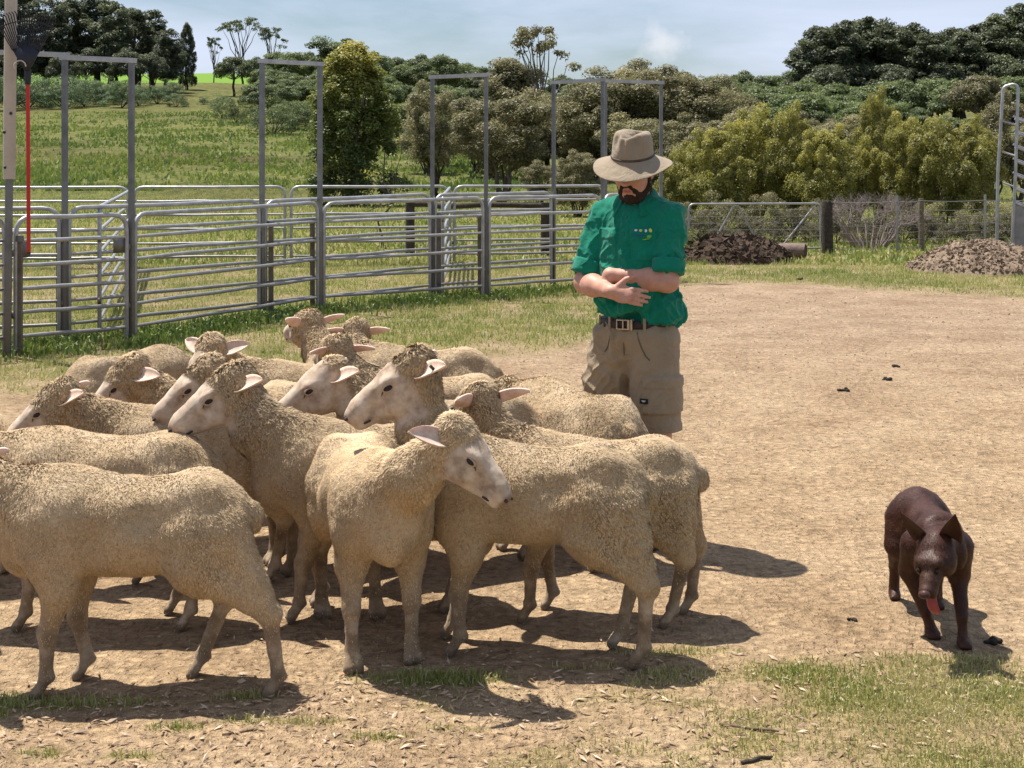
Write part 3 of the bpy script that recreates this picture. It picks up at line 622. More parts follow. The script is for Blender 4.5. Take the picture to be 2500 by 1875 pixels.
# ------------------------------------------------------------------ yard steelwork
def mat_galv(name, tone=1.0, dirt=.5):
    m, t, b, o = mat_new(name); v = coord(t, 'Object'); n1 = noise(t, 7, 5, .6, v); n2 = noise(t, 60, 3, .6, v)
    c = ramp(t, n1.outputs['Fac'], [(.3, (.20*tone, .205*tone, .21*tone)), (.7, (.36*tone, .36*tone, .355*tone))]).outputs[0]
    geo = t.nodes.new('ShaderNodeNewGeometry'); sp = t.nodes.new('ShaderNodeSeparateXYZ'); lk(t, geo.outputs['Position'], sp.inputs[0])
    mr = t.nodes.new('ShaderNodeMapRange'); mr.inputs[1].default_value = 1.15; mr.inputs[2].default_value = .1; lk(t, sp.outputs[2], mr.inputs[0])
    mu = t.nodes.new('ShaderNodeMath'); mu.operation = 'MULTIPLY'; lk(t, mr.outputs[0], mu.inputs[0]); lk(t, n2.outputs['Fac'], mu.inputs[1])
    m3 = t.nodes.new('ShaderNodeMath'); m3.operation = 'MULTIPLY'; lk(t, mu.outputs[0], m3.inputs[0]); m3.inputs[1].default_value = dirt*2
    lk(t, mix(t, m3.outputs[0], c, (.13, .10, .07)), b.inputs['Base Color']); b.inputs['Metallic'].default_value = .5; b.inputs['Roughness'].default_value = .42
    bump(t, b, n2.outputs['Fac'], .2, .003); return m
M_RAIL = mat_galv('galvanised_rail', 1.25, .45); M_POST = mat_galv('galvanised_post', .55, .8)
M_WOODP = simple('weathered_wood', (.11, .085, .06), (.21, .175, .13), 12, .9, .7, .01); M_DARKW = simple('dark_wood', (.03, .024, .018), (.07, .055, .04), 12, .9, .7, .02)
M_WIRE = simple('fence_wire', (.24, .24, .235), (.16, .15, .14), 20, .5, 0, metal=.5)
def arc(P, Q, R, n=5):
    """quarter bend from P to R with corner Q"""
    t = np.linspace(0, 1, n)[:, None]; return (1-t)**2*P+2*t*(1-t)*Q+t**2*R
def panel(p0, p1, label, group, H=1.25, nr=6, rad=.019, name='rail_fence', z0=.16, gap=.05, h0=0, h1=0, plates=False):
    p0 = np.array([p0[0], p0[1], float(gz(p0[0], p0[1]))]); p1 = np.array([p1[0], p1[1], float(gz(p1[0], p1[1]))]); d = p1-p0; L = np.linalg.norm(d); d /= L
    p0 = p0+d*gap; p1 = p1-d*gap; L -= 2*gap; c = (p0+p1)/2; e = empty(name, tuple(c)); tag(e, label, 'fence' if not plates else 'gate', group)
    a, b = p0-c, p1-c; z = np.array([0, 0, 1.0]); cr = .15; ta, tb = a+z*(H+h0), b+z*(H+h1); dt = (tb-ta)/np.linalg.norm(tb-ta)
    P = np.vstack([[a+z*.04], [a+z*.5], arc(ta-z*cr, ta, ta+dt*cr), [ta*.5+tb*.5-z*.006], arc(tb-dt*cr, tb, tb-z*cr), [b+z*.5], [b+z*.04]])
    MB().tube(P, rad*1.15, 8).build('frame', M_RAIL, e)
    for k in range(nr-1):
        f = k/(nr-1); zz = z0+(H-z0)*f*(1 if k else 1); q0 = a+z*(zz+h0*f); q1 = b+z*(zz+h1*f); q = q0+(q1-q0)*np.linspace(0, 1, 6)[:, None]
        q[1:-1] += rng.normal(size=(4, 3))*.004
        rr = np.array([rad*.75, rad, rad, rad, rad, rad*.75]); MB().tube(q, rr, 8).build('rail', M_RAIL, e)
    mb = MB()
    for s, w in ((a, d), (b, -d)):
        for zz in (.35, H-.3): mb.box(s+z*zz-w*.025, (.03, .03, .06))
    mb.build('lug', M_POST, e)
    if plates:
        for s, w in ((a, d), (b, -d)): MB().box(s+z*(H-.27)+w*.07, (.13, .012, .16), np.column_stack([d, np.cross([0, 0, 1.], d), [0, 0, 1.]])).build('latch_plate', M_POST, e)
    return e
def upright(mb, p, z1, w=.044, R=None): mb.box((p[0], p[1], z1/2-.05), (w, w, z1+.1), R)
def portal(pa, pb, za, zb, label, group='portal frames over the race', w=.044):
    c = (np.array(pa[:2])+np.array(pb[:2]))/2; e = empty('portal_frame', (c[0], c[1], 0)); tag(e, label, 'frame', group)
    a = np.array([pa[0]-c[0], pa[1]-c[1]]); b = np.array([pb[0]-c[0], pb[1]-c[1]]); d = (b-a)/np.linalg.norm(b-a); R = np.array([[d[0], -d[1], 0], [d[1], d[0], 0], [0, 0, 1]])
    for p, z in ((a, za), (b, zb)):
        m = MB(); upright(m, p, z, w, R); m.build('post', M_POST, e, False)
    A = np.array([*a, za]); B = np.array([*b, zb]); t = (B-A)/np.linalg.norm(B-A); A = A-t*.045; B = B+t*.045; L = np.linalg.norm(B-A); s = np.cross([0, 0, 1.], t); u = np.cross(t, s)
    MB().box((A+B)/2+[0, 0, .02], (L, w*1.05, .045), np.column_stack([t, s, u])).build('crossbar', M_RAIL, e, False)
    return e
F0, F1, F2, F3, F4, F5 = [G(*p)[:2] for p in ((22, 768), (284, 742), (691, 672), (1050, 645), (1302, 624), (1428, 606))]
R0, R1, R2, R3, R4 = [G(*p)[:2] for p in ((140, 737), (566, 684), (934, 643), (1196, 620), (1308, 607))]
FL = F0+(F0-F1)*1.4; RL = R0+np.array([-2.4, -.9])
gf, gb = 'steel panels along the front of the race', 'steel panels along the back of the race'
panel(FL, F0, 'steel rail panel left of the rake post, cut by the frame', gf, 1.20)
panel(F0, F1, 'short steel gate with latch plates between the rake post and the first tall frame', gf, 1.19, name='yard_gate', plates=True)
panel(F1, F2, 'long front rail panel between first and second tall frames', gf, 1.19, h1=.03)
panel(F2, F3, 'front rail panel between second and third tall frames', gf, 1.21, h1=.03)
panel(F3, F4, 'front rail panel between third frame and the man', gf, 1.24)
panel(F4, F5, 'front rail panel half hidden behind the man', gf, 1.24)
panel(RL, R0, 'rear rail panel left of the first tall frame', gb, 1.24)
panel(R0, R1, 'rear rail panel spanning first to second tall frames', gb, 1.24, h1=.02)
panel(R1, R2, 'rear rail panel spanning second to third tall frames', gb, 1.25, h1=.03)
panel(R2, R3, 'rear rail panel spanning third to fourth tall frames', gb, 1.27)
portal(R0, F1, 2.62, 2.58, 'first tall galvanised frame, beside the red rake handle')
portal(RL+[.1, .3], R0*1.012, 2.70, 2.655, 'tall galvanised frame running out of view beside the rake')
portal(R1, F2, 2.74, 2.75, 'second tall galvanised frame, left of the conical tree')
portal(R2, F3, 2.70, 2.72, 'third tall galvanised frame, before the grey many-stemmed tree')
portal(R3, F4, 2.72, 2.74, 'fourth tall galvanised frame, left of the hat of the man')
portal(R4, F5, 2.80, 2.78, 'tallest-looking last frame straight behind the hat of the man')
# gate posts bolted in pairs at the panel joints
for k, (p, lab) in enumerate(((F0+[.06, .05], 'rusty post beside the rake pole'), (R0+[-.08, .1], 'stained steel post at the first rear joint'), (R1+[.09, .04], 'stained steel post at the second rear joint'), (F2+[-.09, .05], 'stained steel post at the second front joint'), (F3+[-.08, .06], 'stained steel post at the third front joint'), (R2+[.08, .05], 'stained steel post at the third rear joint'))):
    e = empty('yard_post', (p[0], p[1], 0)); tag(e, lab, 'post', 'posts at the panel joints'); m = MB(); upright(m, (0, 0), 1.02, .05); m.build('post', simple('rusty_post', (.10, .075, .055), (.2, .165, .13), 9, .85, .4, .004) if k == 0 else bpy.data.materials['rusty_post'], e, False); MB().tube([(0, 0, .98), (0, 0, 1.03)], [.045, .04], 8).build('cap', M_POST, e)
# back row
B = [Aty(dx, 0, y)[:2] for dx, y in ((-130, 23.2), (283, 23.4), (622, 23.8), (975, 24.4), (1315, 25.0))]
for k in range(4): panel(B[k], B[k+1], ['distant rail panel seen behind the rake post', 'distant rail panel behind the long front panel', 'distant rail panel before the conical tree', 'distant rail panel before the broad olive tree'][k], 'far row of steel panels', 1.28, rad=.021)
B2 = B[2]+np.array([1.1, -3.0]); panel(B[3]+[-.02, -.1], np.array(R2)+[.12, .15], 'narrow cross panel joining rear race to the far row', 'cross panels', 1.26)
panel(B[1]+[.02, -.1], R0+[.25, .25], 'cross panel joining first rear joint to the far row', 'cross panels', 1.24)
# timber rails behind
def timber():
    a, b = G(886, 551), G(1178, 552); e = empty('timber_fence', tuple((a+b)/2)); tag(e, 'dark old timber post and log rail behind the steel panels', 'fence'); c = (a+b)/2
    for p in (a, b): MB().tube([p-c-[0, 0, .1], p-c+[0, 0, .5], p-c+[0, 0, .95]], [.09, .085, .085], 9).build('post', M_DARKW, e)
    q = (a-c)+(b-a)*np.linspace(-.01, 1.01, 9)[:, None]+[0, 0, .9]; q[:, 2] += rng.normal(size=9)*.012; MB().tube(q, .05, 9).build('rail', M_DARKW, e)
timber()
# ------------------------------------------------------------------ pole and rake
PZ = float(gz(*F0)); PP = np.array([F0[0]+.0, F0[1]-.08, 0])
def pole():
    e = empty('rake_pole', tuple(PP)); tag(e, 'cream pipe sleeved on a grey steel post, holding up the rake', 'pole'); lean = .012
    MB().tube([(0, 0, -.1), (lean*1.55, 0, 1.58)], .034, 12).build('post', M_POST, e)
    mc = simple('cream_pipe', (.50, .43, .34), (.40, .34, .27), 5, .55, .1, .002)
    MB().tube([(lean*1.52, 0, 1.52), (lean*2.2, 0, 2.4), (lean*3.6, 0, 3.7)], .052, 16).build('pipe', mc, e)
    mk = simple('bolt', (.02, .02, .02), (.05, .05, .05), 20, .4, 0)
    for z, x in ((1.62, -.02), (1.92, -.03), (2.08, .025)): MB().sphere((lean*z+x, -.05, z), (.014, .01, .014), 8, 6).build('bolt', mk, e)
pole()
def rake():
    y = PP[1]-.12; base = Aty(62, 545, y); s = FPX/y
    e = empty('garden_rake', (base[0], y, base[2])); tag(e, 'black plastic leaf rake with a red handle hung upside down on the pole', 'rake')
    top = Aty(60, 175, y)-base; L = top[2]; mr = simple('red_handle', (.52, .03, .022), (.42, .022, .018), 6, .4, 0); mk = simple('black_plastic', (.014, .016, .024), (.022, .025, .035), 10, .45, .1, .002)
    MB().tube([(0, 0, 0), (top[0], 0, L)], .0165, 10).build('handle', mr, e)
    MB().tube([(0, -.0, 0), (0, 0, -.012)], [.019, .016], 10).build('end_cap', mk, e)
    MB().tube([(top[0]*.98, 0, L-.03), (top[0], 0, L+.10)], [.024, .03], 10).build('socket', mk, e)
    c = np.array([top[0], 0, L+.05]); H = .50; tops = []
    # solid fan
    th = np.linspace(-.50, .50, 19); lo, mid = .04, .245
    Vf = []
    for a in th:
        for q in (lo, mid): Vf.append(c+np.array([math.sin(a)*q*1.02, -.03-.012*math.cos(a*3)-(.03*q), math.cos(a)*q]))
    Vf = np.array(Vf); Vb = Vf+[0, .012, 0]; n = len(Vf); F = []
    for i in range(len(th)-1):
        k = 2*i; F += [[k, k+2, k+3, k+1], [n+k, n+k+1, n+k+3, n+k+2], [k+1, k+3, n+k+3, n+k+1], [k, n+k, n+k+2, k+2]]
    F += [[0, 1, n+1, n], [n-2, 2*n-2, 2*n-1, n-1]]
    MB().add(np.vstack([Vf, Vb]), F).build('fan', mk, e)
    for i, a in enumerate(np.linspace(-.50, .50, 24)):
        r_ = np.linspace(.235, H+.03*(1-abs(a)), 5); P = np.array([c+[math.sin(a)*q*1.02, -.034-.03*q, math.cos(a)*q] for q in r_]); P = np.vstack([P, P[-1]+[math.sin(a)*.02, -.035, .012]]); MB().tube(P, .0052, 5).build('tine', mk, e)
    q = .455; MB().tube([c+[math.sin(a)*q*1.02, -.05, math.cos(a)*q] for a in np.linspace(-.505, .505, 15)], .006, 5).build('tie_bar', mk, e)
    ml = simple('cord', (.55, .5, .42), (.4, .36, .3), 30, .8, 0); MB().tube([c+[-.05+.05*math.cos(a), -.05, .07+.05*math.sin(a)] for a in np.linspace(0, 3.6, 12)], .006, 6).build('hanging_cord', ml, e)
rake()
# ------------------------------------------------------------------ far gate, wire fence, mounds, log, ramp
def far_gate():
    a, b = Aty(1488, 556, 26.4), Aty(1772, 552, 26.8); a[2] = b[2] = 0; c = (a+b)/2; e = empty('pipe_gate', tuple(c)); tag(e, 'pipe farm gate with V braces and wire infill beside the thick post', 'gate')
    A, Bq = a-c, b-c; z = np.array([0, 0, 1.]); H = .93; d = (Bq-A)/np.linalg.norm(Bq-A)
    MB().tube(np.vstack([[A+z*.12], [A+z*.5], arc(A+z*(H-.1), A+z*H, A+z*H+d*.1), arc(Bq+z*H-d*.1, Bq+z*H, Bq+z*(H-.1)), [Bq+z*.12], [A+z*.12]]), .019, 8).build('frame', M_RAIL, e)
    L = np.linalg.norm(Bq-A)
    for f0, f1 in ((.16, .34), (.54, .37), (.70, .96)):
        MB().tube([A+d*L*f0+z*.14, A+d*L*f1+z*(H-.03)], .018, 7).build('brace', M_RAIL, e)
    for k in range(6): MB().tube([A+z*(.22+.12*k), Bq+z*(.22+.12*k)], .0035, 4).build('wire', M_WIRE, e)
far_gate()
def wood_post(dx, dyb, y, H, r, label, mat):
    p = Aty(dx, dyb, y); z0 = 0.0; e = empty('fence_post', (p[0], y, 0)); tag(e, label, 'post'); P = np.array([[0, 0, -.2], [.005, 0, H*.35], [-.004, 0, H*.7], [0, 0, H-.02], [0, 0, H]]); MB().tube(P, np.array([1.05, 1, .97, .98, .9])*r, 12).build('post', mat, e)
wood_post(1787, 549, 27.1, .97, .105, 'thick dark timber strainer post hung with the pipe gate', M_DARKW)
wood_post(1990, 540, 28.0, 1.0, .055, 'slim brown timber post midway along the wire fence', M_WOODP)
for k, (dx, y) in enumerate(((1938, 27.4), (2128, 28.4))):
    p = Aty(dx, 540, y); e = empty('star_picket', (p[0], y, 0)); tag(e, ('grey steel picket left of the slim timber post', 'grey steel picket close to the loading ramp')[k], 'post', 'steel pickets of the wire fence'); MB().box((0, 0, .48), (.045, .012, 1.16)).box((0, .02, .48), (.012, .04, 1.15)).build('post', M_RAIL, e, False)
def wires():
    P = [Aty(1787, 540, 27.0)[:2], Aty(1938, 540, 27.36)[:2], Aty(1990, 540, 27.93)[:2], Aty(2128, 540, 28.36)[:2], Aty(2240, 540, 28.6)[:2]]; c = P[1]
    e = empty('wire_fence', (c[0], c[1], 0)); tag(e, 'sagging wire fence strung from the thick post to the ramp', 'fence')
    for k, z in enumerate((.10, .24, .38, .52, .66, .78, .95)):
        q = []
        for i in range(len(P)-1):
            for f in np.linspace(0, 1, 5)[:-1]: q.append([*(P[i]+(P[i+1]-P[i])*f-c), z-.02*math.sin(f*math.pi)])
        q.append([*(P[-1]-c), z]); MB().tube(q, .0045 if k < 6 else .008, 4).build('wire', M_WIRE, e)
wires()
def mound(dx0, dx1, y, H, name, label, cols, seed, depth=1.2, clods=400, cs=.07):
    p0, p1 = Aty(dx0, 0, y), Aty(dx1, 0, y); cx = (p0[0]+p1[0])/2; rx = (p1[0]-p0[0])/2; n = 90; m = 50
    u, v = np.meshgrid(np.linspace(-1.08, 1.08, n), np.linspace(-1.08, 1.08, m)); rr = np.sqrt(u**2+v**2)
    base = np.clip(1-rr**2, -.05, 1)**1.0; x, yy = u*rx, v*depth
    def hz(x, yy):
        rr2 = (x/rx)**2+(yy/depth)**2; return H*np.clip(1-rr2, 0, 1)**.75*(1+.35*fb2(x, yy, 1.7, 3, seed))
    z = hz(x, yy)+.05*fb2(x, yy, 7, 3, seed+3)*sstep(1.05, .8, rr)-.03*sstep(.95, 1.05, rr)
    i = np.arange(m-1)[:, None]*n; j = np.arange(n-1)[None]; F = np.stack([i+j, i+j+1, i+n+j+1, i+n+j], -1).reshape(-1, 4)
    e = empty(name, (cx, y, 0)); tag(e, label, 'mound'); mt = simple(name, cols[0], cols[1], 6, .95, .8, .04)
    obj('heap', mesh_np('heap', np.stack([x, yy, z], -1).reshape(-1, 3), F), mt, e)
    r = np.random.default_rng(seed); mb = MB(); ang = r.uniform(0, 6.28, clods); ra = np.sqrt(r.random(clods))*.97; X = np.cos(ang)*ra*rx; Y = np.sin(ang)*ra*depth; Z = hz(X, Y)
    B6 = np.array([[1, 0, 0], [-1, 0, 0], [0, 1, 0], [0, -1, 0], [0, 0, 1], [0, 0, -1]], float); F8 = np.array([[0, 2, 4], [2, 1, 4], [1, 3, 4], [3, 0, 4], [2, 0, 5], [1, 2, 5], [3, 1, 5], [0, 3, 5]])
    S = cs*(.25+r.random((clods, 1, 1))**3); Q = np.linalg.qr(r.normal(size=(clods, 3, 3)))[0]; Vc = (B6[None]*r.uniform(.45, 1.25, (clods, 6, 1))*np.array([1.2, 1, .8])+r.normal(size=(clods, 6, 3))*.2)*S
    Vc = np.einsum('nij,nkj->nik', Vc, Q)+np.stack([X, Y, Z], 1)[:, None]; Fc = (F8[None]+6*np.arange(clods)[:, None, None]).reshape(-1, 3); mb.add(Vc.reshape(-1, 3), Fc)
    o = mb.build('clods', mt, e, False); tag(o, kind='stuff'); return e
mound(1470, 1712, 24.9, .40, 'manure_heap', 'low heap of dark brown manure clods behind the man', ((.040, .024, .015), (.085, .055, .035)), 5, .9, 1800, .085)
mound(1960, 2330, 22.9, .43, 'soil_mound', 'wide mound of pale grey-brown soil below the loading ramp', ((.15, .105, .07), (.27, .20, .14)), 9, 1.3, 4200, .043)
mound(1440, 1530, 25.4, .52, 'weedy_heap', 'small weedy hump at the left end of the manure heap', ((.07, .06, .025), (.13, .14, .04)), 15, .6, 500, .06)
def log():
    p = Aty(1713, 553, 25.6); e = empty('cut_log', (p[0], 25.6, 0.0)); tag(e, 'short round cut log lying beside the manure heap', 'log'); d = np.array([.92, -.38, 0]); c = np.array([0, 0, .14])
    MB().tube([c-d*.25, c-d*.1, c+d*.1, c+d*.22], [.12, .135, .135, .13], 16, cap=True).build('bark', simple('log_bark', (.12, .085, .07), (.23, .165, .13), 14, .9, .7, .01), e)
    MB().tube([c+d*.221, c+d*.226], [.118, .116], 16).build('cut_end', M_DARKW, e)
log()
def ramp_obj():
    y = 23.6; b = Aty(2160, 500, y); e = empty('loading_ramp', (b[0], y, 0)); tag(e, 'galvanised stock loading ramp with side rails and white plate at the frame edge', 'loading ramp')
    zt = Aty(2170, 186, y)[2]; z0 = .30; w = .22
    P = np.vstack([[(-.02, .1, .15)], [(.0, .1, 1.5)], arc(np.array([.08, .1, zt-.08]), np.array([.085, .1, zt]), np.array([.15, .1, zt+.01])), arc(np.array([.22, .05, zt+.03]), np.array([.30, 0, zt+.03]), np.array([.29, 0, zt-.08])), [(.25, 0, 1.5)], [(.19, 0, .3)]])
    MB().tube(P, .026, 9).build('end_hoop', M_RAIL, e)
    for k in range(3): MB().tube([(.05+.02*k, .1, zt-.55-.5*k), (.26, 0, zt-.62-.5*k)], .016, 7).build('hoop_rung', M_RAIL, e)
    for k, z in enumerate(np.linspace(zt-.52, 1.02, 7)):
        for o_, rd in ((0, .022), (.1, .018)): MB().tube([(.25, o_*.8+.03, z+o_*.4), (1.9, o_*.8+.03, z-.62+o_*.4)], rd, 7).build('side_rail', M_RAIL, e)
    ms = mat_galv('sheet_steel', .8, .2); s = np.array([[.24, .02, .33], [1.9, .02, .15], [1.9, .02, .40], [.24, .02, 1.0]]); V = np.vstack([s, s+[0, .03, 0]])
    MB().add(V, [[0, 1, 2, 3], [7, 6, 5, 4], [0, 4, 5, 1], [1, 5, 6, 2], [2, 6, 7, 3], [3, 7, 4, 0]]).build('side_sheet', ms, e, False)
    mw = simple('white_plate', (.62, .64, .64), (.55, .57, .57), 6, .5, 0)
    R = np.array([[.97, 0, .24], [0, 1, 0], [-.24, 0, .97]])
    MB().box((.66, -.005, .98), (.36, .012, .22), R).build('number_plate', mw, e, False); MB().box((.60, .005, .52), (.30, .012, .22)).build('maker_plate', mw, e, False)
    mk = simple('plate_print', (.12, .13, .14), (.2, .2, .2), 20, .6, 0)
    for k in range(3): MB().box((.58, -.004, .47+.045*k), (.17-.03*k, .004, .012)).build('plate_line', mk, e, False)
    MB().tube([(-.2, 0, .37), (.18, 0, .37)], .03, 8).build('foot_pin', M_RAIL, e)
    MB().box((1.07, .3, .28), (1.66, .6, .06)).build('deck', M_DARKW, e, False)
    for x in (.25, 1.8): MB().box((x, .06, .12), (.07, .07, .34)).build('leg', M_POST, e, False)
ramp_obj()
# dung and sticks on the yard floor
M_DUNG = simple('dung', (.016, .013, .010), (.035, .028, .02), 40, .8, .7, .006)
def dung(dx, dy, s, label, flat=.55):
    p = G(dx, dy); e = empty('dung_clod', (p[0], p[1], float(gz(p[0], p[1])))); tag(e, label, 'dung', 'dung on the yard floor'); r = np.random.default_rng(int(dx)); b = Body()
    for k in range(6): b.ell(r.normal(size=3)*[.5, .4, .15]*s+[0, 0, .25*s], s*np.array([.5, .45, .35])*r.uniform(.6, 1, 3), .3*s)
    V, F = b.mesh(s*.11, floor=-.004); obj('clod', mesh_np('clod', V, F), M_DUNG, e)
for a in ((1823, 846, .038, 'dark dung clod on bare dirt, first of three in a row'), (1916, 822, .036, 'dark dung clod on bare dirt, middle of three in a row'), (1936, 792, .032, 'dark dung clod on bare dirt, farthest of three in a row'), (2143, 1388, .030, 'dark dung clod beside the front paw of the dog'), (1842, 1343, .018, 'tiny dung crumb left of the dog'), (1727, 605, .05, 'dark clod in the grass in front of the log')): dung(*a)
def stick(dx0, dy0, dx1, dy1, r_, label, col):
    a, b = G(dx0, dy0), G(dx1, dy1); a[2] = float(gz(a[0], a[1]))+r_; b[2] = float(gz(b[0], b[1]))+r_; c = (a+b)/2; e = empty('stick', tuple(c)); tag(e, label, 'stick', 'sticks in the foreground'); P = (a-c)+(b-a)*np.linspace(0, 1, 7)[:, None]+rng.normal(size=(7, 3))*[.004, .004, .001]; MB().tube(P, np.array([.7, 1, .9, 1, .85, .8, .5])*r_, 7).build('stick', col, e)
M_STK = simple('stick', (.10, .065, .04), (.19, .13, .085), 30, .9, .5, .002)
stick(1552, 1568, 1683, 1582, .0055, 'brown stick lying between grass patches', M_STK); stick(1598, 1650, 1670, 1638, .006, 'dark stick at the edge of the front grass', M_DARKW); stick(480, 1592, 560, 1578, .004, 'thin stick on dirt in front of the walking sheep', M_STK); stick(2080, 1478, 2140, 1500, .004, 'dark twig in grass below the dog', M_DARKW)
# ------------------------------------------------------------------ sheep
def mat_sheep():
    m, t, b, o = mat_new('sheep_coat'); v = coord(t, 'Object'); face = attr(t, 'face'); leg = attr(t, 'leg'); curl = attr(t, 'curl'); nose = attr(t, 'nose')
    oi = t.nodes.new('ShaderNodeObjectInfo')
    n1 = noise(t, 5, 5, .6, v); n2 = noise(t, 75, 4, .7, v, .8); n3 = noise(t, 26, 4, .6, v, 1.2)
    vo = t.nodes.new('ShaderNodeTexVoronoi'); vo.inputs['Scale'].default_value = 62; lk(t, v, vo.inputs['Vector'])
    wool = ramp(t, n1.outputs['Fac'], [(.30, (.33, .225, .122)), (.5, (.46, .335, .198)), (.7, (.56, .43, .28))]).outputs[0]
    fine = ramp(t, n2.outputs['Fac'], [(.28, (.55, .50, .44)), (.48, (1, 1, 1)), (.72, (1.18, 1.17, 1.15))]).outputs[0]
    wool = mix(t, 1.0, wool, fine, 'MULTIPLY')
    cl = mix(t, 1.0, wool, ramp(t, n3.outputs['Fac'], [(.3, (.62, .57, .50)), (.55, (1, 1, 1)), (.7, (1.15, 1.13, 1.1))]).outputs[0], 'MULTIPLY')
    wool = mix(t, curl, wool, cl)
    hs = t.nodes.new('ShaderNodeHueSaturation'); mr = t.nodes.new('ShaderNodeMapRange'); mr.inputs[3].default_value = .86; mr.inputs[4].default_value = 1.12; lk(t, oi.outputs['Random'], mr.inputs[0]); lk(t, mr.outputs[0], hs.inputs['Value']); lk(t, wool, hs.inputs['Color'])
    fc = ramp(t, noise(t, 22, 4, .6, v).outputs['Fac'], [(.30, (.27, .185, .125)), (.44, (.42, .315, .225)), (.6, (.53, .425, .325)), (.72, (.60, .50, .40))]).outputs[0]
    lc = ramp(t, noise(t, 14, 5, .6, v).outputs['Fac'], [(.3, (.15, .10, .06)), (.5, (.27, .195, .12)), (.68, (.44, .35, .255))]).outputs[0]
    c = mix(t, leg, hs.outputs[0], lc); c = mix(t, face, c, fc); c = mix(t, nose, c, (.20, .13, .10))
    dk = attr(t, 'dark'); c = mix(t, dk, c, (.07, .045, .03))
    lk(t, c, b.inputs['Base Color']); b.inputs['Roughness'].default_value = .95; b.inputs['Specular IOR Level'].default_value = .08
    b.inputs['Sheen Weight'].default_value = .12; b.inputs['Sheen Roughness'].default_value = .6
    inv = t.nodes.new('ShaderNodeMath'); inv.operation = 'SUBTRACT'; inv.inputs[0].default_value = 1; mxx = t.nodes.new('ShaderNodeMath'); mxx.operation = 'MAXIMUM'; lk(t, face, mxx.inputs[0]); lk(t, leg, mxx.inputs[1]); lk(t, mxx.outputs[0], inv.inputs[1])
    s1 = t.nodes.new('ShaderNodeMath'); s1.operation = 'MULTIPLY'; lk(t, inv.outputs[0], s1.inputs[0]); lk(t, n2.outputs['Fac'], s1.inputs[1])
    p = bump(t, None, s1.outputs[0], .75, .014)
    s2 = t.nodes.new('ShaderNodeMath'); s2.operation = 'MULTIPLY'; lk(t, curl, s2.inputs[0]); lk(t, vo.outputs['Distance'], s2.inputs[1])
    p = bump(t, None, s2.outputs[0], .7, .016, p)
    p = bump(t, b, noise(t, 160, 3, .6, v).outputs['Fac'], .25, .003, p)
    return m
M_SHEEP = mat_sheep()
def mat_ear():
    m, t, b, o = mat_new('sheep_ear'); v = coord(t, 'Object'); c = ramp(t, noise(t, 30, 4, .6, v).outputs['Fac'], [(.3, (.46, .29, .21)), (.5, (.58, .44, .345)), (.75, (.66, .56, .46))]).outputs[0]
    lk(t, c, b.inputs['Base Color']); b.inputs['Roughness'].default_value = .8; b.inputs['Subsurface Weight'].default_value = .25; b.inputs['Subsurface Radius'].default_value = (.02, .008, .005); b.inputs['Subsurface Scale'].default_value = .5
    return m
M_EAR = mat_ear()
M_EYE = simple('animal_eye', (.016, .009, .005), (.03, .017, .009), 30, .2, 0, spec=.3); M_NOST = simple('nostril', (.045, .025, .02), (.07, .04, .03), 40, .7, 0); M_LID = simple('eyelid', (.46, .35, .28), (.34, .24, .18), 60, .8, 0); M_TAG = simple('ear_tag', (.012, .012, .014), (.02, .02, .02), 20, .5, 0)
def ear_mesh(L=.115, Wd=.029, cup=.016, thick=.005, tipc=1.0, droop=.0):
    ns, nt_ = 11, 9; top = []; 
    for i in range(ns):
        s = i/(ns-1); w = Wd*(math.sin(math.pi*min(1, .18+.82*s**.9))**.75 if s < 1 else 0.0)+.0012; c = cup*(1-.55*s)
        for j in range(nt_):
            q = j/(nt_-1)*2-1; top.append((s*L, q*w, -c*(1-q*q)+.004*math.sin(3*s)-droop*s*s*L))
    A = np.array(top); Bm = A+[0, 0, -thick]; n = len(A); F = []
    for i in range(ns-1):
        for j in range(nt_-1):
            k = i*nt_+j; F.append([k, k+1, k+nt_+1, k+nt_]); F.append([n+k, n+k+nt_, n+k+nt_+1, n+k+1])
    for i in range(ns-1):
        for j in (0, nt_-1):
            k = i*nt_+j; f = [k, k+nt_, n+k+nt_, n+k]; F.append(f if j == 0 else f[::-1])
    for j in range(nt_-1): k = (ns-1)*nt_+j; F.append([k, k+1, n+k+1, n+k]); k = j; F.append([k+1, k, n+k, n+k+1])
    return mesh_np('ear', np.vstack([A, Bm]), np.array(F))
EARM = ear_mesh(.128, .031); DEG = math.pi/180
def basis(x, z):
    x = np.asarray(x, float); x = x/np.linalg.norm(x); z = np.asarray(z, float); z = z-x*np.dot(x, z); z /= np.linalg.norm(z); return np.column_stack([x, np.cross(z, x), z])
def place(o, p, R):
    M = Matrix(np.vstack([np.column_stack([R, p]), [0, 0, 0, 1]]).tolist()); o.matrix_local = M
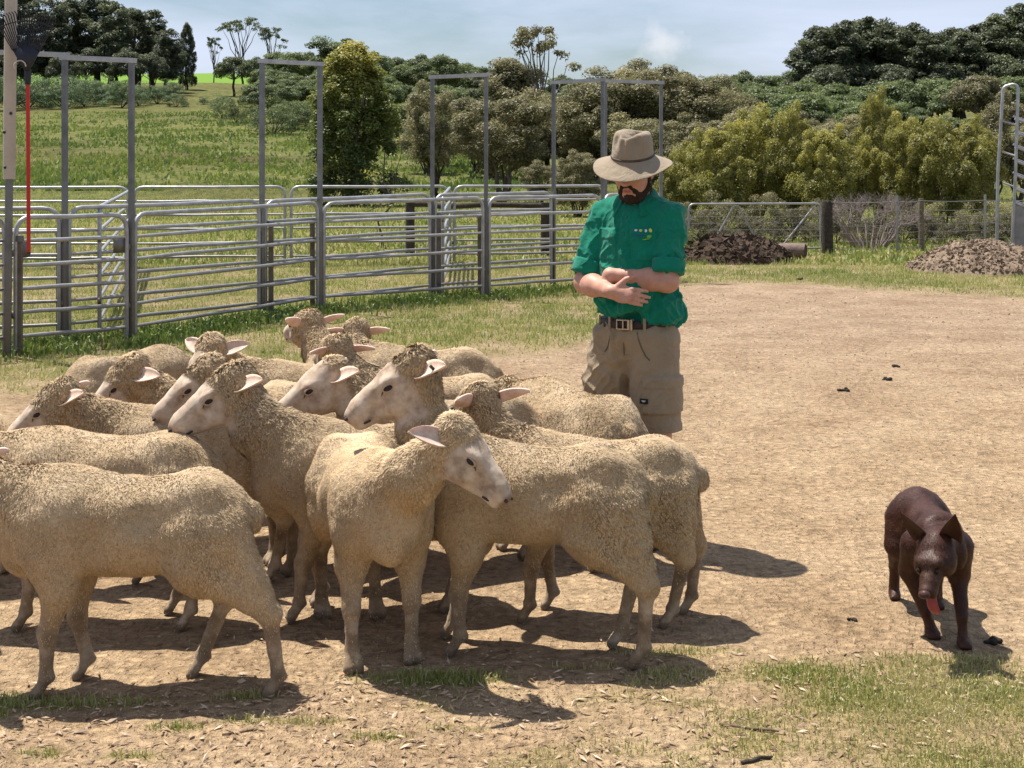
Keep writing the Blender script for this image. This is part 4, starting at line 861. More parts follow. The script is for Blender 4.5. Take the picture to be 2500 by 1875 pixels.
def sheep(label, x, y, heading, sc=1.0, neck=(0, 40, .27), head=(180, 20), legs=((0, 0), (0, 0), (0, 0), (0, 0)), vox=.010, woolly=1.0, seed=0, fat=1.0, ear=(0.0, 0.0), tagged=False, headroll=0.0, facecut=.05, nk=1.0, hd=1.14, curly=1.0, tufts=14000):
    r = np.random.default_rng(seed+100); b = Body(); W_ = fat
    b.ell((.0, 0, .525), (.36, .158*W_, .150), .05).ell((-.25, 0, .555), (.17, .132*W_, .128), .06).ell((.20, 0, .53), (.17, .122*W_, .152), .06)
    b.ell((-.02, 0, .47), (.25, .140*W_, .098), .05).ell((.12, 0, .615), (.16, .06, .07), .06).ell((.30, 0, .455), (.085, .07, .095), .05)
    for s in (-1, 1): b.ell((-.25, s*.075, .635), (.07, .035, .045), .05).ell((.185, s*.10, .50), (.10, .06, .14), .05)
    b.ell((-.425, 0, .54), (.028, .028, .05), .03)
    for s in (-1, 1): b.cut((-.130, s*.182*W_, .58), (.070, .050, .050), .045).cut((.055, s*.182*W_, .46), (.030, .036, .12), .045).cut((-.21, s*.19*W_, .50), (.03, .03, .09), .04)
    # neck and head
    ny, ne, nl = neck[0]*DEG, neck[1]*DEG, neck[2]; N0 = np.array([.245, 0, .565])
    d1 = np.array([math.cos(ny*.45)*math.cos(ne*.75), math.sin(ny*.45)*math.cos(ne*.75), math.sin(ne*.75)]); d2 = np.array([math.cos(ny*1.25)*math.cos(ne*1.1), math.sin(ny*1.25)*math.cos(ne*1.1), math.sin(ne*1.1)])
    Mid = N0+d1*nl*.5; P = Mid+d2*nl*.5
    b.cone(N0-[.05, 0, .0], Mid, .122*nk, .094*nk, .08).cone(Mid, P, .092*nk, .068*nk, .04)
    hy, hp = (head[0]-heading)*DEG, head[1]*DEG; d = np.array([math.cos(hy)*math.cos(hp), math.sin(hy)*math.cos(hp), -math.sin(hp)])
    upv = np.array([0, 0, 1.0])+headroll*np.cross([0, 0, 1.0], d); d, u, l = frame(d, upv); R = np.column_stack([d, l, u]); H = lambda a, s, h: P+(d*a+l*s+u*h)*hd
    b.ell(H(.05, 0, -.012), np.array([.092, .062, .070])*hd, .03, R).cone(H(.06, 0, .016), H(.195, 0, -.010), .047*hd, .031*hd, .02)
    b.cone(H(.075, 0, -.058), H(.195, 0, -.050), .040*hd, .021*hd, .025).ell(H(.212, 0, -.024), np.array([.040, .033, .033])*hd, .02, R).ell(H(.215, 0, -.056), np.array([.026, .022, .016])*hd, .012, R)
    for s in (-1, 1):
        b.ell(H(.092, s*.042, .022), np.array([.032, .020, .018])*hd, .012, R).ell(H(.088, s*.038, -.045), np.array([.045, .020, .036])*hd, .02, R)
        b.cut(H(.106, s*.066, .006), np.array([.026, .013, .013])*hd, .014, R).cut(H(.252, s*.019, -.020), np.array([.012, .006, .007])*hd, .006, R)
    if woolly: b.ell(H(.0, 0, .035), np.array([.062, .062, .042])*hd*(.8+.2*woolly), .03, R)
    # legs
    feet = []
    for i, s in ((0, 1), (1, -1)):
        dx, lf = legs[i][0], legs[i][1]; yo = s*.088+(legs[i][2] if len(legs[i]) > 2 else 0); sh = (.20, s*.09, .45); el = (.165+dx*.15, s*.098, .345); kn = (.195+dx*.55+lf*.6, yo, .205+lf*.35); fe = (.19+dx-lf*.25, yo, .072+lf); ho = np.array([.220+dx-lf*.5, yo, .016+lf*.85])
        b.cone(sh, el, .070, .052, .045).cone(el, kn, .048, .027, .035).ell(kn, (.029, .027, .034), .02).cone(kn, fe, .0255, .0205, .015).ell(fe, (.0235, .0235, .025), .012)
        for q in (-1, 1): b.cone(np.array(fe)+[.006, q*.010, -.014], ho+[0, q*.0175, .004], .0165, .0185, .002)
        b.ell(np.array(fe)+[-.022, 0, -.004], (.009, .014, .009), .006)
    for i, s in ((2, 1), (3, -1)):
        dx, lf = legs[i][0], legs[i][1]; yo = s*.092+(legs[i][2] if len(legs[i]) > 2 else 0); hip = (-.245, s*.085, .50); st = (-.20+dx*.25, s*.105, .425); hk = (-.375+dx*.62, yo, .262+lf*.5); fe = (-.338+dx, yo, .074+lf); ho = np.array([-.306+dx, yo, .016+lf])
        b.cone((-.350, s*.074, .51), np.array(hk)+[.004, 0, .015], .066, .033, .04).ell((-.255+dx*.06, s*.088, .44), (.105, .058*W_, .125), .05).cone(hip, st, .080, .058, .05).cone(st, hk, .052, .031, .035).ell(np.array(hk)+[-.006, 0, 0], (.032, .024, .036), .02).cone(hk, fe, .0265, .0205, .015).ell(fe, (.024, .0235, .025), .012)
        for q in (-1, 1): b.cone(np.array(fe)+[.006, q*.010, -.014], ho+[0, q*.0175, .004], .0165, .0185, .002)
        b.ell(np.array(fe)+[-.022, 0, -.004], (.009, .014, .009), .006)
    V, F = b.mesh(vox, floor=0.0); V = relax(V, F, 1, .5)
    # regions of the coat
    q = (V-P)/hd; al = q@d; uu = q@u; ll = q@l; nz = fbm(V, 14, 3, seed)
    face = sstep(facecut-.012, facecut+.018, al+nz*.018-np.maximum(uu-.012, 0)*.55)*(np.abs(ll) < .12)*(uu < .16)*sstep(-.128, -.098, uu+nz*.01)*(al < .3)
    leg = sstep(.315, .20, V[:, 2]+nz*.03)*(1-face); und = sstep(.40, .30, V[:, 2])*0
    t = np.clip(((V-N0)@(P-N0))/((P-N0)@(P-N0)), 0, 1.2); dn = np.linalg.norm(V-(N0+np.minimum(t, 1.1)[:, None]*(P-N0)), axis=1)
    curl = sstep(.02, .5, t)*sstep(.24, .16, dn)*(1-face)*curly
    rumpc = sstep(-.05, -.30, V[:, 0])*sstep(.62, .50, V[:, 2])*sstep(.26, .36, V[:, 2])*.75*(1-leg)
    curl = np.clip(np.maximum(curl, rumpc*curly), 0, 1); nose = sstep(.232, .25, al+nz*.006)*(face > .5)
    dark = np.zeros(len(V))
    Nn = vnormals(V, F)
    dark = np.maximum(dark, .85*np.exp(-(((V[:, 0]+.42)/.04)**2+(V[:, 1]/.03)**2+((V[:, 2]-.475)/.04)**2)))
    hoof = sstep(.036, .026, V[:, 2])*.55; dark = np.maximum(dark, hoof*(V[:, 2] < .05))
    wool = (1-face)*(1-leg)
    dis = wool*(.009*fbm(V, 8, 2, seed+1)+.0030*fbm(V, 42, 2, seed+2))
    cr = 1-np.abs(fbm(V*[1, 1, 1.5], 30, 2, seed+3)); dis += curl*wool*(.010*(cr-.62)+.004*vn(V, 62, seed+4))
    dis += leg*.0022*fbm(V, 50, 2, seed+5)+face*(.0035*fbm(V, 26, 2, seed+6)+.001*fbm(V, 80, 2, seed+7))
    V = V+Nn*dis[:, None]; V[:, 2] = np.maximum(V[:, 2], 0)
    z0 = float(gz(x, y)); e = empty('sheep', (x, y, z0-.004), heading*DEG, sc); tag(e, label, 'sheep', 'flock of sheep in the yard')
    obj('body', mesh_np('body', V, F, True, {'face': face, 'leg': leg, 'curl': curl, 'nose': nose, 'dark': dark}), M_SHEEP, e)
    fleece(e, V, F, vnormals(V, F), np.clip(1-face-leg*.9, 0, 1), curl, int(tufts*1.9), seed, M_FLEECE)
    for s in (-1, 1):
        ax = l*s*.74-d*(.60+ear[0])+u*(-.03+ear[1]); nrm = u*.85+l*s*.40+d*.12
        o = obj('ear', EARM, M_EAR, e); place(o, H(.012, s*.052, .012), basis(ax, nrm)*hd)
        if tagged and s == 1: MB().box((.075, .0, -.012), (.022, .022, .006)).tube([(.072, 0, -.02), (.072, 0, .008)], .005, 6).build('tag', M_TAG, o)
        ep = H(.102, s*.0485, .008); o = MB().sphere((0, 0, 0), np.array([.0150, .0108, .0105])*hd, 12, 9, R).build('eye', M_EYE, e); o.location = ep
        c = [ep+(d*math.cos(a)*.0165+u*(math.sin(a)*.0098+.001)+l*s*(.0052-.004*math.cos(a)**2+(.003 if math.sin(a) > .1 else 0)))*hd for a in np.linspace(0, 6.283, 17)]; MB().tube(c, .0032*hd, 6).build('eyelid', M_LID, e)
        MB().tube([ep+(d*.016+l*s*.001-u*.003)*hd, ep+(d*.022-l*s*.003-u*.007)*hd, ep+(d*.027-l*s*.004-u*.013)*hd], [.0028, .0022, .001], 5).build('tear_line', M_NOST, e)
        MB().sphere((0, 0, 0), np.array([.0085, .0042, .0055])*hd, 8, 6, basis(d+l*s*.5, u)).build('nostril', M_NOST, e).location = H(.2455, s*.018, -.020)
    c = [H(.238, s2*.0, -.047) if i == 4 else H(.240-.013*abs(i-4), (i-4)*.0088, -.0475-.0022*abs(i-4)+(.004 if abs(i-4) == 4 else 0)) for i, s2 in ((k, 0) for k in range(9))]
    MB().tube(c, .0036*hd, 5).build('mouth', M_NOST, e)
    return e
def fleece(e, V, F, Nn, wool, curl, n, seed, mat, nj=.20, ls=1.0):
    r = np.random.default_rng(seed); a, b_, c, d_ = (V[F[:, i]] for i in range(4)); ar = np.linalg.norm(np.cross(c-a, d_-b_), axis=1); w = ar*wool[F].mean(1); w /= w.sum(); k = r.choice(len(F), n, p=w)
    u, v = r.random((n, 1)), r.random((n, 1)); p = (a[k]*(1-u)+b_[k]*u)*(1-v)+(d_[k]*(1-u)+c[k]*u)*v; nn = Nn[F[k]].mean(1); nn /= np.linalg.norm(nn, axis=1)[:, None]; cu = curl[F[k]].mean(1)[:, None]
    down = np.array([-.25, 0, -1.0])-nn*(nn@np.array([-.25, 0, -1.0]))[:, None]; down /= np.linalg.norm(down, axis=1)[:, None]+1e-9
    g = fbm(p, 24, 2, seed)[:, None]*1.6; side = np.cross(nn, down); t = down*np.cos(g)+side*np.sin(g); s2 = np.cross(nn, t)
    L = (.0050+.0065*r.random((n, 1)))*(1+.35*cu); Wd = (.0014+.0012*r.random((n, 1)))*(1+.5*cu); lift = .18+.26*r.random((n, 1))+.2*cu
    L, Wd, lift = L*ls, Wd*ls*(1 if ls == 1 else .6), lift*(1 if ls == 1 else .9); tip = p+t*L*.85+nn*L*lift
    P3 = np.stack([p-s2*Wd-nn*.001, p+s2*Wd-nn*.001, tip], 1).reshape(-1, 3); i = np.arange(n)*3
    me = mesh_np('fleece', P3, np.stack([i+2, i+1, i], 1), True, {'tint': np.repeat(r.random(n)*.5+.5*(fbm(p, 5, 3, seed+9)*.65+.5), 3)})
    sn = (nn+nj*r.normal(size=(n, 3))); sn /= np.linalg.norm(sn, axis=1)[:, None]; me.normals_split_custom_set_from_vertices(np.repeat(sn, 3, 0).tolist())
    o = obj('fleece', me, mat, e); tag(o, kind='stuff'); return o
def mat_fleece():
    m, t, b, o = mat_new('fleece'); c = ramp(t, attr(t, 'tint'), [(0, (.21, .13, .066)), (.3, (.41, .285, .16)), (.6, (.55, .41, .25)), (1, (.68, .545, .375))]).outputs[0]
    oi = t.nodes.new('ShaderNodeObjectInfo'); hs = t.nodes.new('ShaderNodeHueSaturation'); mr = t.nodes.new('ShaderNodeMapRange'); mr.inputs[3].default_value = .80; mr.inputs[4].default_value = 1.12; lk(t, oi.outputs['Random'], mr.inputs[0]); lk(t, mr.outputs[0], hs.inputs['Value']); lk(t, c, hs.inputs['Color'])
    lk(t, hs.outputs[0], b.inputs['Base Color']); b.inputs['Roughness'].default_value = .9; b.inputs['Specular IOR Level'].default_value = .1; return m
M_FLEECE = mat_fleece()
L0 = ((0, 0), (0, 0), (0, 0), (0, 0))
def at(dx, dy, h): p = G(dx, dy, h); return p[0], p[1]
# front rank
sheep('shorn cream sheep walking with one hind leg stretched back, head beyond the edge', -1.235, 4.66, 181, 1.0, (0, 30, .27), (180, 25), ((.02, .0), (-.06, .0), (-.17, 0), (.10, 0)), .0084, seed=1, curly=.5, tufts=30000)
sheep('shorn sheep showing only its back above the walking sheep', -1.48, 5.30, 182, 1.0, (0, 10, .26), (180, 30), ((.05, 0), (-.05, 0), (0, 0), (.08, 0)), .010, seed=2, fat=1.05, curly=.5, tufts=20000)
sheep('thick-necked sheep with dark shaded chest looking left over a shorn back', -.56, 5.46, 193, 1.02, (-14, 58, .335), (196, 27), ((.04, 0), (-.06, 0), (.02, 0), (-.05, 0)), .0084, seed=3, fat=1.05, facecut=.055, tufts=26000)
sheep('shorn sheep facing out of the flock with head turned right in profile', -.485, 5.03, 288, 1.0, (44, 42, .365), (338, 38), ((.0, 0, .01), (.03, 0, -.02), (.02, 0), (-.06, 0)), .0082, 0.4, seed=4, fat=1.08, facecut=.035, ear=(.1, -.15), curly=.6, nk=.92, hd=1.08, tufts=30000)
sheep('sheep with a black ear tag, looking left across the flock', .035, 4.99, 169, 1.03, (6, 80, .375), (188, 27), ((.0, 0), (.06, 0), (-.07, 0), (.02, 0)), .0084, .5, seed=5, tagged=True, facecut=.03, fat=1.02, nk=.9, hd=1.16, tufts=30000)
sheep('sheep with its tail to the dog, behind the ear-tagged sheep', .275, 5.36, 173, .965, (-4, 62, .29), (128, 24), ((.02, 0), (-.05, 0), (.02, 0), (-.05, 0)), .008, .4, seed=6, facecut=.06, nk=.85, tufts=22000)
sheep('grubby grey-fleeced sheep standing right in front of the man', .25, 6.28, 122, 1.02, (0, 5, .25), (130, 40), L0, .010, 1, seed=7, fat=1.1, curly=1.0, tufts=18000)
# middle of the flock
sheep('pink-necked white-faced sheep looking left over a woolly back', -.27, 6.06, 209, 1.0, (-18, 50, .335), (194, 28), L0, .0098, .2, seed=8, facecut=-.02, nk=.86, hd=1.18)
sheep('curly-crowned sheep behind the pink-necked one', -.40, 6.98, 186, .95, (-8, 54, .32), (118, 8), L0, .0108, 1.2, seed=9, facecut=.09)
sheep('sheep with its head turned away, standing apart in front of the bare dirt', -.50, 7.72, 182, 1.0, (-78, 44, .27), (100, 10), L0, .0108, .9, seed=10, facecut=.085, ear=(0, .1))
sheep('woolly sheep at the back of the flock with one ear up', -.84, 7.42, 112, .98, (24, 52, .33), (126, 8), L0, .0108, 1.0, seed=11, facecut=.085, ear=(-.1, .25))
sheep('sheep with pink ears held flat, face tilted down among the others', -1.0, 7.2, 199, .98, (18, 46, .32), (245, 42), L0, .0108, .5, seed=12, ear=(-.25, .0), facecut=.03)
sheep('white-faced sheep close behind the thick-necked one, nose beside its nose', -.77, 6.10, 213, 1.0, (-14, 50, .345), (200, 30), L0, .0098, 1.0, seed=13)
sheep('woolly-headed sheep with a hanging ear, before the low shorn back', -1.20, 6.50, 222, .98, (-24, 46, .33), (200, 36), L0, .010, 1.2, seed=14, ear=(.0, -.35), facecut=.075)
sheep('shorn sheep grazing at the back left, only its rounded rump showing', -2.02, 7.85, 50, .95, (0, -20, .30), (20, 50), L0, .011, seed=15, curly=.3)
sheep('curly-fleeced sheep with a cupped ear, at the left of the flock', -1.27, 5.90, 184, .97, (6, 36, .33), (192, 30), L0, .0098, 1.3, seed=16, ear=(.25, -.05), facecut=.085)
sheep('woolly sheep cut off by the left edge of the view', -2.34, 5.85, 183, .96, (0, 30, .28), (180, 25), L0, .011, seed=17)
# ------------------------------------------------------------------ the man
def cloth(name, c1, c2, weave=420, bs=.25):
    m, t, b, o = mat_new(name); v = coord(t, 'Object'); n1 = noise(t, 9, 5, .6, v); lk(t, ramp(t, n1.outputs['Fac'], [(.3, c1), (.7, c2)]).outputs[0], b.inputs['Base Color'])
    b.inputs['Roughness'].default_value = .85; b.inputs['Specular IOR Level'].default_value = .15; b.inputs['Sheen Weight'].default_value = .15
    p = bump(t, None, noise(t, 16, 3, .5, v, 2.2).outputs['Fac'], bs*1.6, .014); p = bump(t, None, noise(t, 55, 4, .6, v, .8).outputs['Fac'], bs, .004, p); bump(t, b, noise(t, weave, 2, .5, v).outputs['Fac'], .15, .001, p); return m
M_SHIRT = cloth('green_shirt', (.002, .155, .095), (.003, .195, .125)); M_SHORTS = cloth('khaki_shorts', (.255, .195, .125), (.305, .235, .155)); M_HAT = cloth('felt_hat', (.25, .195, .135), (.30, .24, .17), 200, .3); M_BELT = simple('leather_belt', (.022, .017, .014), (.04, .03, .025), 20, .5, .3, .002)
M_BUCK = simple('brass_buckle', (.55, .45, .30), (.45, .36, .24), 20, .35, 0, metal=.9); M_BEARD = simple('beard_hair', (.018, .010, .006), (.045, .026, .016), 120, .8, .8, .006, 220); M_BAND = simple('hat_band', (.055, .037, .026), (.09, .065, .048), 30, .7, 0); M_BOOT = simple('boot', (.09, .055, .035), (.13, .085, .055), 10, .7, .2, .002)
def mat_skin():
    m, t, b, o = mat_new('skin'); v = coord(t, 'Object'); n = noise(t, 22, 5, .6, v); c = ramp(t, n.outputs['Fac'], [(.3, (.42, .195, .13)), (.5, (.50, .255, .175)), (.7, (.545, .30, .215))]).outputs[0]
    lk(t, mix(t, attr(t, 'lip'), c, (.30, .09, .075)), b.inputs['Base Color']); b.inputs['Roughness'].default_value = .55; b.inputs['Subsurface Weight'].default_value = .12; b.inputs['Subsurface Radius'].default_value = (.012, .005, .003); b.inputs['Subsurface Scale'].default_value = .6
    bump(t, b, noise(t, 180, 3, .6, v).outputs['Fac'], .2, .0015); return m
M_SKIN = mat_skin()
MANX, MANY, MANR = .545, 6.48, -30*DEG
def hand(b, w, dr, pn, lat, curl=.35, sc=1.0):
    dr, pn, lat = (np.asarray(a, float)/np.linalg.norm(a) for a in (dr, pn, lat)); w = np.asarray(w, float)
    R = np.column_stack([dr, lat, pn]); b.ell(w+dr*.045*sc, np.array([.052, .040, .0165])*sc, .012, R).cone(w-dr*.01, w+dr*.03*sc, .024*sc, .022*sc, .02)
    for k, (o, L) in enumerate(((.028, .070), (.0095, .080), (-.0095, .075), (-.027, .058))):
        p = w+(dr*(.083-.004*abs(k-1.3))+lat*o)*sc; a = 0.0; dd = dr+lat*o*1.5*(.6 if k else 2.2)
        for j, f in enumerate((.45, .31, .24)):
            a += curl*(.6, 1.0, .8)[j]; v = dd*math.cos(a)+pn*math.sin(a); v /= np.linalg.norm(v); q = p+v*L*f*sc
            b.cone(p, q, (.0098-.0009*j)*sc, (.0092-.0011*j)*sc, .0035); p = q
    p = w+(dr*.022+lat*.030)*sc; v1 = dr*.55+lat*.8+pn*.12; v2 = dr*.8+lat*.55+pn*.2
    q = p+v1/np.linalg.norm(v1)*.042*sc; b.cone(p, q, .015*sc, .0118*sc, .010); q2 = q+v2/np.linalg.norm(v2)*.036*sc; b.cone(q, q2, .0112*sc, .009*sc, .003)
def man():
    e = empty('person', (MANX, MANY, 0), MANR); tag(e, 'man in green work shirt, khaki shorts and felt hat with folded arms behind the sheep', 'person')
    fd, hu, hl = frame((0, -math.cos(17*DEG), -math.sin(17*DEG)), (0, 0, 1)); C = np.array([0.012, -.045, 1.618]); H = lambda f, l, u: C+fd*f+hl*l+hu*u; R = np.column_stack([fd, hl, hu])
    b = Body()
    b.ell(C, (.097, .075, .108), .02, R).ell(H(.032, 0, -.055), (.062, .060, .062), .03, R).ell(H(.058, 0, -.092), (.030, .030, .022), .025, R)
    b.cone(H(.086, 0, .018), H(.112, 0, -.022), .010, .0125, .010).ell(H(.104, 0, -.028), (.012, .017, .009), .008, R).ell(H(.083, 0, .028), (.016, .055, .013), .012, R)
    for s in (-1, 1): b.ell(H(.062, s*.042, -.018), (.025, .022, .018), .02, R).ell(H(-.008, s*.077, -.010), (.018, .007, .03), .006, R).cut(H(.092, s*.032, .006), (.014, .016, .009), .012, R)
    b.ell(H(.088, 0, -.055), (.014, .024, .0055), .005, R).ell(H(.086, 0, -.066), (.014, .021, .006), .005, R).cut(H(.104, 0, -.0605), (.012, .024, .0018), .002, R)
    b.cone((0, .015, 1.40), (0.006, -.012, 1.535), .062, .056, .03)
    b.ell((0, 0, 1.27), (.13, .085, .17), .05).ell((0, .01, 1.06), (.115, .07, .18), .05).ell((0, .01, .92), (.155, .11, .11), .05)
    SR, SL = np.array([-.160, .0, 1.412]), np.array([.165, .0, 1.415]); ER, EL = np.array([-.215, -.075, 1.125]), np.array([.185, -.075, 1.145]); WR, WL = np.array([.0, -.235, 1.105]), np.array([-.055, -.150, 1.170])
    b.cone((-.08, 0, 1.40), SR, .05, .045, .05).cone((.08, 0, 1.40), SL, .05, .045, .05)
    for S, E, Wp in ((SR, ER, WR), (SL, EL, WL)):
        b.cone(S, E, .045, .043, .03); m = E+(Wp-E)*.32; b.cone(E, m, .043, .046, .03).cone(m, Wp, .045, .029, .03)
    hand(b, WR, (.93, .16, -.16), (.0, .95, -.25), (.16, .1, .97), .22); hand(b, WL, (-.55, .8, .0), (.8, .5, -.2), (0, .3, -.9), .3)
    for hp, kn, an, fw in (((.088, 0, .88), (.115, -.03, .485), (.135, .03, .085), -1), ((-.088, 0, .88), (-.205, .03, .485), (-.265, .11, .085), -1)):
        hp, kn, an = map(np.array, (hp, kn, an)); b.cone(hp, kn, .088, .060, .04).ell(kn+[0, -.012, 0], (.05, .05, .06), .03); m = kn+(an-kn)*.35; b.cone(kn, m+[0, .012, 0], .050, .056, .03).cone(m+[0, .012, 0], an, .054, .036, .03).cone(an, an+[-.0, -.14, -.05], .04, .034, .03)
    V, F = b.mesh(.0052); Nn = vnormals(V, F); q = V-C; ff, ll, uu = q@fd, q@hl, q@hu
    lip = sstep(.075, .085, ff)*np.exp(-((ll/.022)**2)**2-((uu+.061)/.010)**2*1.2)
    obj('body', mesh_np('body', V, F, True, {'lip': lip}), M_SKIN, e)
    for s in (-1, 1): MB().sphere((0, 0, 0), .011, 10, 8).build('eye', M_EYE, e).location = H(.078, s*.032, .005)
    # beard and hair
    bb = Body(); bb.ell(H(.050, 0, -.100), (.042, .043, .034), .02, R).ell(H(.094, 0, -.041), (.010, .026, .0075), .008, R).ell(H(.084, 0, -.086), (.016, .024, .012), .01, R)
    for s in (-1, 1): bb.cone(H(.096, s*.018, -.043), H(.078, s*.036, -.072), .008, .011, .008).cone(H(.006, s*.071, .015), H(.018, s*.064, -.065), .012, .015, .012).cone(H(.018, s*.062, -.065), H(.052, s*.036, -.098), .018, .024, .015).cone(H(.082, s*.026, -.042), H(.066, s*.036, -.080), .008, .014, .008)
    Vb, Fb = bb.mesh(.0045); nb = vnormals(Vb, Fb); Vb = Vb+nb*(.005*fbm(Vb, 90, 2, 3))[:, None]; obj('beard', mesh_np('beard', Vb, Fb), M_BEARD, e)
    bb = Body(); bb.ell(H(-.022, 0, .012), (.088, .079, .094), .01, R); bb.cut(H(.075, 0, -.05), (.075, .1, .13), .01, R).cut(H(.0, 0, -.115), (.13, .1, .07), .01, R); Vb, Fb = bb.mesh(.006); Vb = Vb+vnormals(Vb, Fb)*(.004*fbm(Vb, 80, 2, 5))[:, None]; obj('hair', mesh_np('hair', Vb, Fb), M_BEARD, e)
    # shirt
    s = Body(); s.ell((0, .004, 1.30), (.172, .130, .19), .06).ell((0, -.004, 1.13), (.172, .138, .15), .07).ell((.0, 0, 1.045), (.176, .137, .068), .04).ell((.10, .02, 1.01), (.10, .12, .085), .04)
    for sg, S, E in ((-1, SR, ER), (1, SL, EL)):
        s.cone((sg*.055, .012, 1.452), (sg*.135, .006, 1.428), .060, .066, .05).cone(S*[.97, 1, 1], S+(E-S)*.74, .068, .062, .014)
    V, F = s.mesh(.0046); V = relax(V, F, 1); Nn = vnormals(V, F); fr = sstep(-.2, -.5, Nn[:, 1])
    w = fbm(V, 5, 2, 4)*.6
    f1 = 1-np.abs(vn(np.stack([V[:, 0]*6+V[:, 2]*5+w, V[:, 1]*5, V[:, 2]*9-V[:, 0]*7+w], 1), 1.7, 8)); f2 = 1-np.abs(vn(np.stack([V[:, 0]*11+w*2, V[:, 1]*9, V[:, 2]*5+w*2], 1), 2.2, 18))
    amp = .5+.9*sstep(1.30, 1.05, V[:, 2])+.5*sstep(.17, .22, np.abs(V[:, 0]))
    f3 = 1-np.abs(vn(np.stack([V[:, 0]*20+V[:, 2]*16+w*3, V[:, 1]*16, V[:, 2]*18-V[:, 0]*14+w*3], 1), 1.5, 48)); dis = amp*(.017*(f1**3-.3)+.012*(f2**3-.3)+.007*(f3**2-.4))+.004*fbm(V, 30, 2, 5)
    def rect(x0, x1, z0, z1, ed=.004): return sstep(x0-ed, x0, V[:, 0])*sstep(x1+ed, x1, V[:, 0])*sstep(z0-ed, z0, V[:, 2])*sstep(z1+ed, z1, V[:, 2])*fr
    for sg in (-1, 1):
        a, c = sorted((sg*.035, sg*.135)); dis += .0045*rect(a, c, 1.235, 1.365)+.0045*rect(a, c, 1.325, 1.367)
    dis += .004*rect(-.018, .018, .9, 1.46)
    V = V+Nn*dis[:, None]; sh = obj('shirt', mesh_np('shirt', V, F), M_SHIRT, e); SV, SN = V, vnormals(V, F)
    for S, E in ((SR, ER), (SL, EL)):
        ax_ = E-S; rr_ = np.array([.058, .0715, .0735, .0725, .0735, .0725, .060]); P_ = np.array([S+ax_*f for f in (.66, .665, .70, .76, .82, .875, .885)]); mb_ = MB().tube(P_, rr_, 28); V_ = np.vstack(mb_.V); n_ = fbm(V_, 22, 2, 5); c_ = S+ax_*.78; dr_ = V_-c_; dr_ -= np.outer(dr_@ax_/(ax_@ax_), ax_); dr_ /= np.linalg.norm(dr_, axis=1)[:, None]+1e-6
        V_ = V_+dr_*(.006*n_)[:, None]; obj('cuff', mesh_np('cuff', V_, [np.vstack(mb_.T), np.vstack(mb_.Q)]), M_SHIRT, sh)
    # collar
    th = np.linspace(-2.62, 2.62, 41); prof = [(.060, -.012), (.064, .045), (.072, .052), (.083, .040), (.103, -.012)]; CV = []
    for a in th:
        k = max(0, abs(a)-1.7)/.92
        for j, (rr, zz) in enumerate(prof):
            out = rr+(.016*k if j == 4 else 0); z2 = zz-(.026*k if j >= 3 else .010*k); CV.append((.004+math.sin(a)*out*1.02, .008+math.cos(a)*out*1.05-.018*0, 1.494+z2-.030*(1-math.cos(a))/2*1.3))
    CV = np.array(CV); npf = len(prof); i = np.arange(40)[:, None]*npf; j = np.arange(npf-1)[None]; Fc = np.stack([i+j, i+npf+j, i+npf+j+1, i+j+1], -1).reshape(-1, 4)
    co = obj('collar', mesh_np('collar', CV, Fc), M_SHIRT, sh); md = co.modifiers.new('thick', 'SOLIDIFY'); md.thickness = .004; md.offset = 0
    def on(VV, NN, x, z):
        k = NN[:, 1] < -.1; ii = np.where(k)[0]; q = ii[np.argmin((VV[ii, 0]-x)**2+(VV[ii, 2]-z)**2+.02*np.maximum(VV[ii, 1]+.0, 0))]; return VV[q], NN[q]
    M_BTN = simple('button', (.02, .12, .08), (.03, .15, .1), 20, .4, 0)
    for z in (1.42, 1.345, 1.27, 1.20):
        p, n = on(SV, SN, 0, z); MB().sphere((0, 0, 0), (.0055, .003, .0055), 10, 6).build('button', M_BTN, sh).location = p+n*.002
    # embroidered chest logo
    cols = {'w': (.62, .66, .74), 'y': (.50, .62, .12), 'b': (.02, .07, .24), 'g': (.16, .42, .06)}; MC = {k: simple('logo_'+k, c, c, 60, .8, 0) for k, c in cols.items()}
    def patch(x, z, rx, rz, k, tilt=0., hole=0.):
        p, n = on(SV, SN, x, z); R = basis(np.cross(n, np.cross([1., 0, 0], n)), n); ct, st = math.cos(tilt), math.sin(tilt); aa = np.linspace(0, 6.283, 14, endpoint=False); v = np.stack([np.cos(aa)*rx, np.sin(aa)*rz], 1)@np.array([[ct, st], [-st, ct]]); o = p+n*.0035
        V3 = np.vstack([o+v[:, :1]*R[:, 0]+v[:, 1:]*R[:, 1], o+n*.001]); m = MB().add(V3, [[i, (i+1) % 14, 14] for i in range(14)])
        if hole: v2 = v*hole; o2 = o+n*.0018; m.add(np.vstack([o2+v2[:, :1]*R[:, 0]+v2[:, 1:]*R[:, 1], o2]), [[i, (i+1) % 14, 14] for i in range(14)])
        return m.build('logo', MC[k], sh, False)
    for i, (k, rx, rz) in enumerate((('w', .0068, .0075), ('y', .0070, .0080), ('w', .0055, .0070), ('y', .0070, .0088))): patch(.058+.0185*i, 1.362+(.001 if i % 2 else 0), rx, rz, k, .4 if i == 3 else 0)
    patch(.078, 1.344, .026, .0028, 'b'); patch(.108, 1.338, .0115, .0065, 'g', .3); patch(.098, 1.326, .018, .0026, 'g')
    # shorts
    s = Body(); s.ell((0, .008, .915), (.172, .132, .085), .05).ell((0, .05, .86), (.145, .10, .10), .06)
    s.cone((.082, 0, .86), (.118, -.02, .50), .112, .100, .05).cone((-.082, 0, .86), (-.205, .03, .49), .112, .102, .05)
    V, F = s.mesh(.0058); V = relax(V, F, 1); Nn = vnormals(V, F); w = fbm(V, 5, 2, 14)
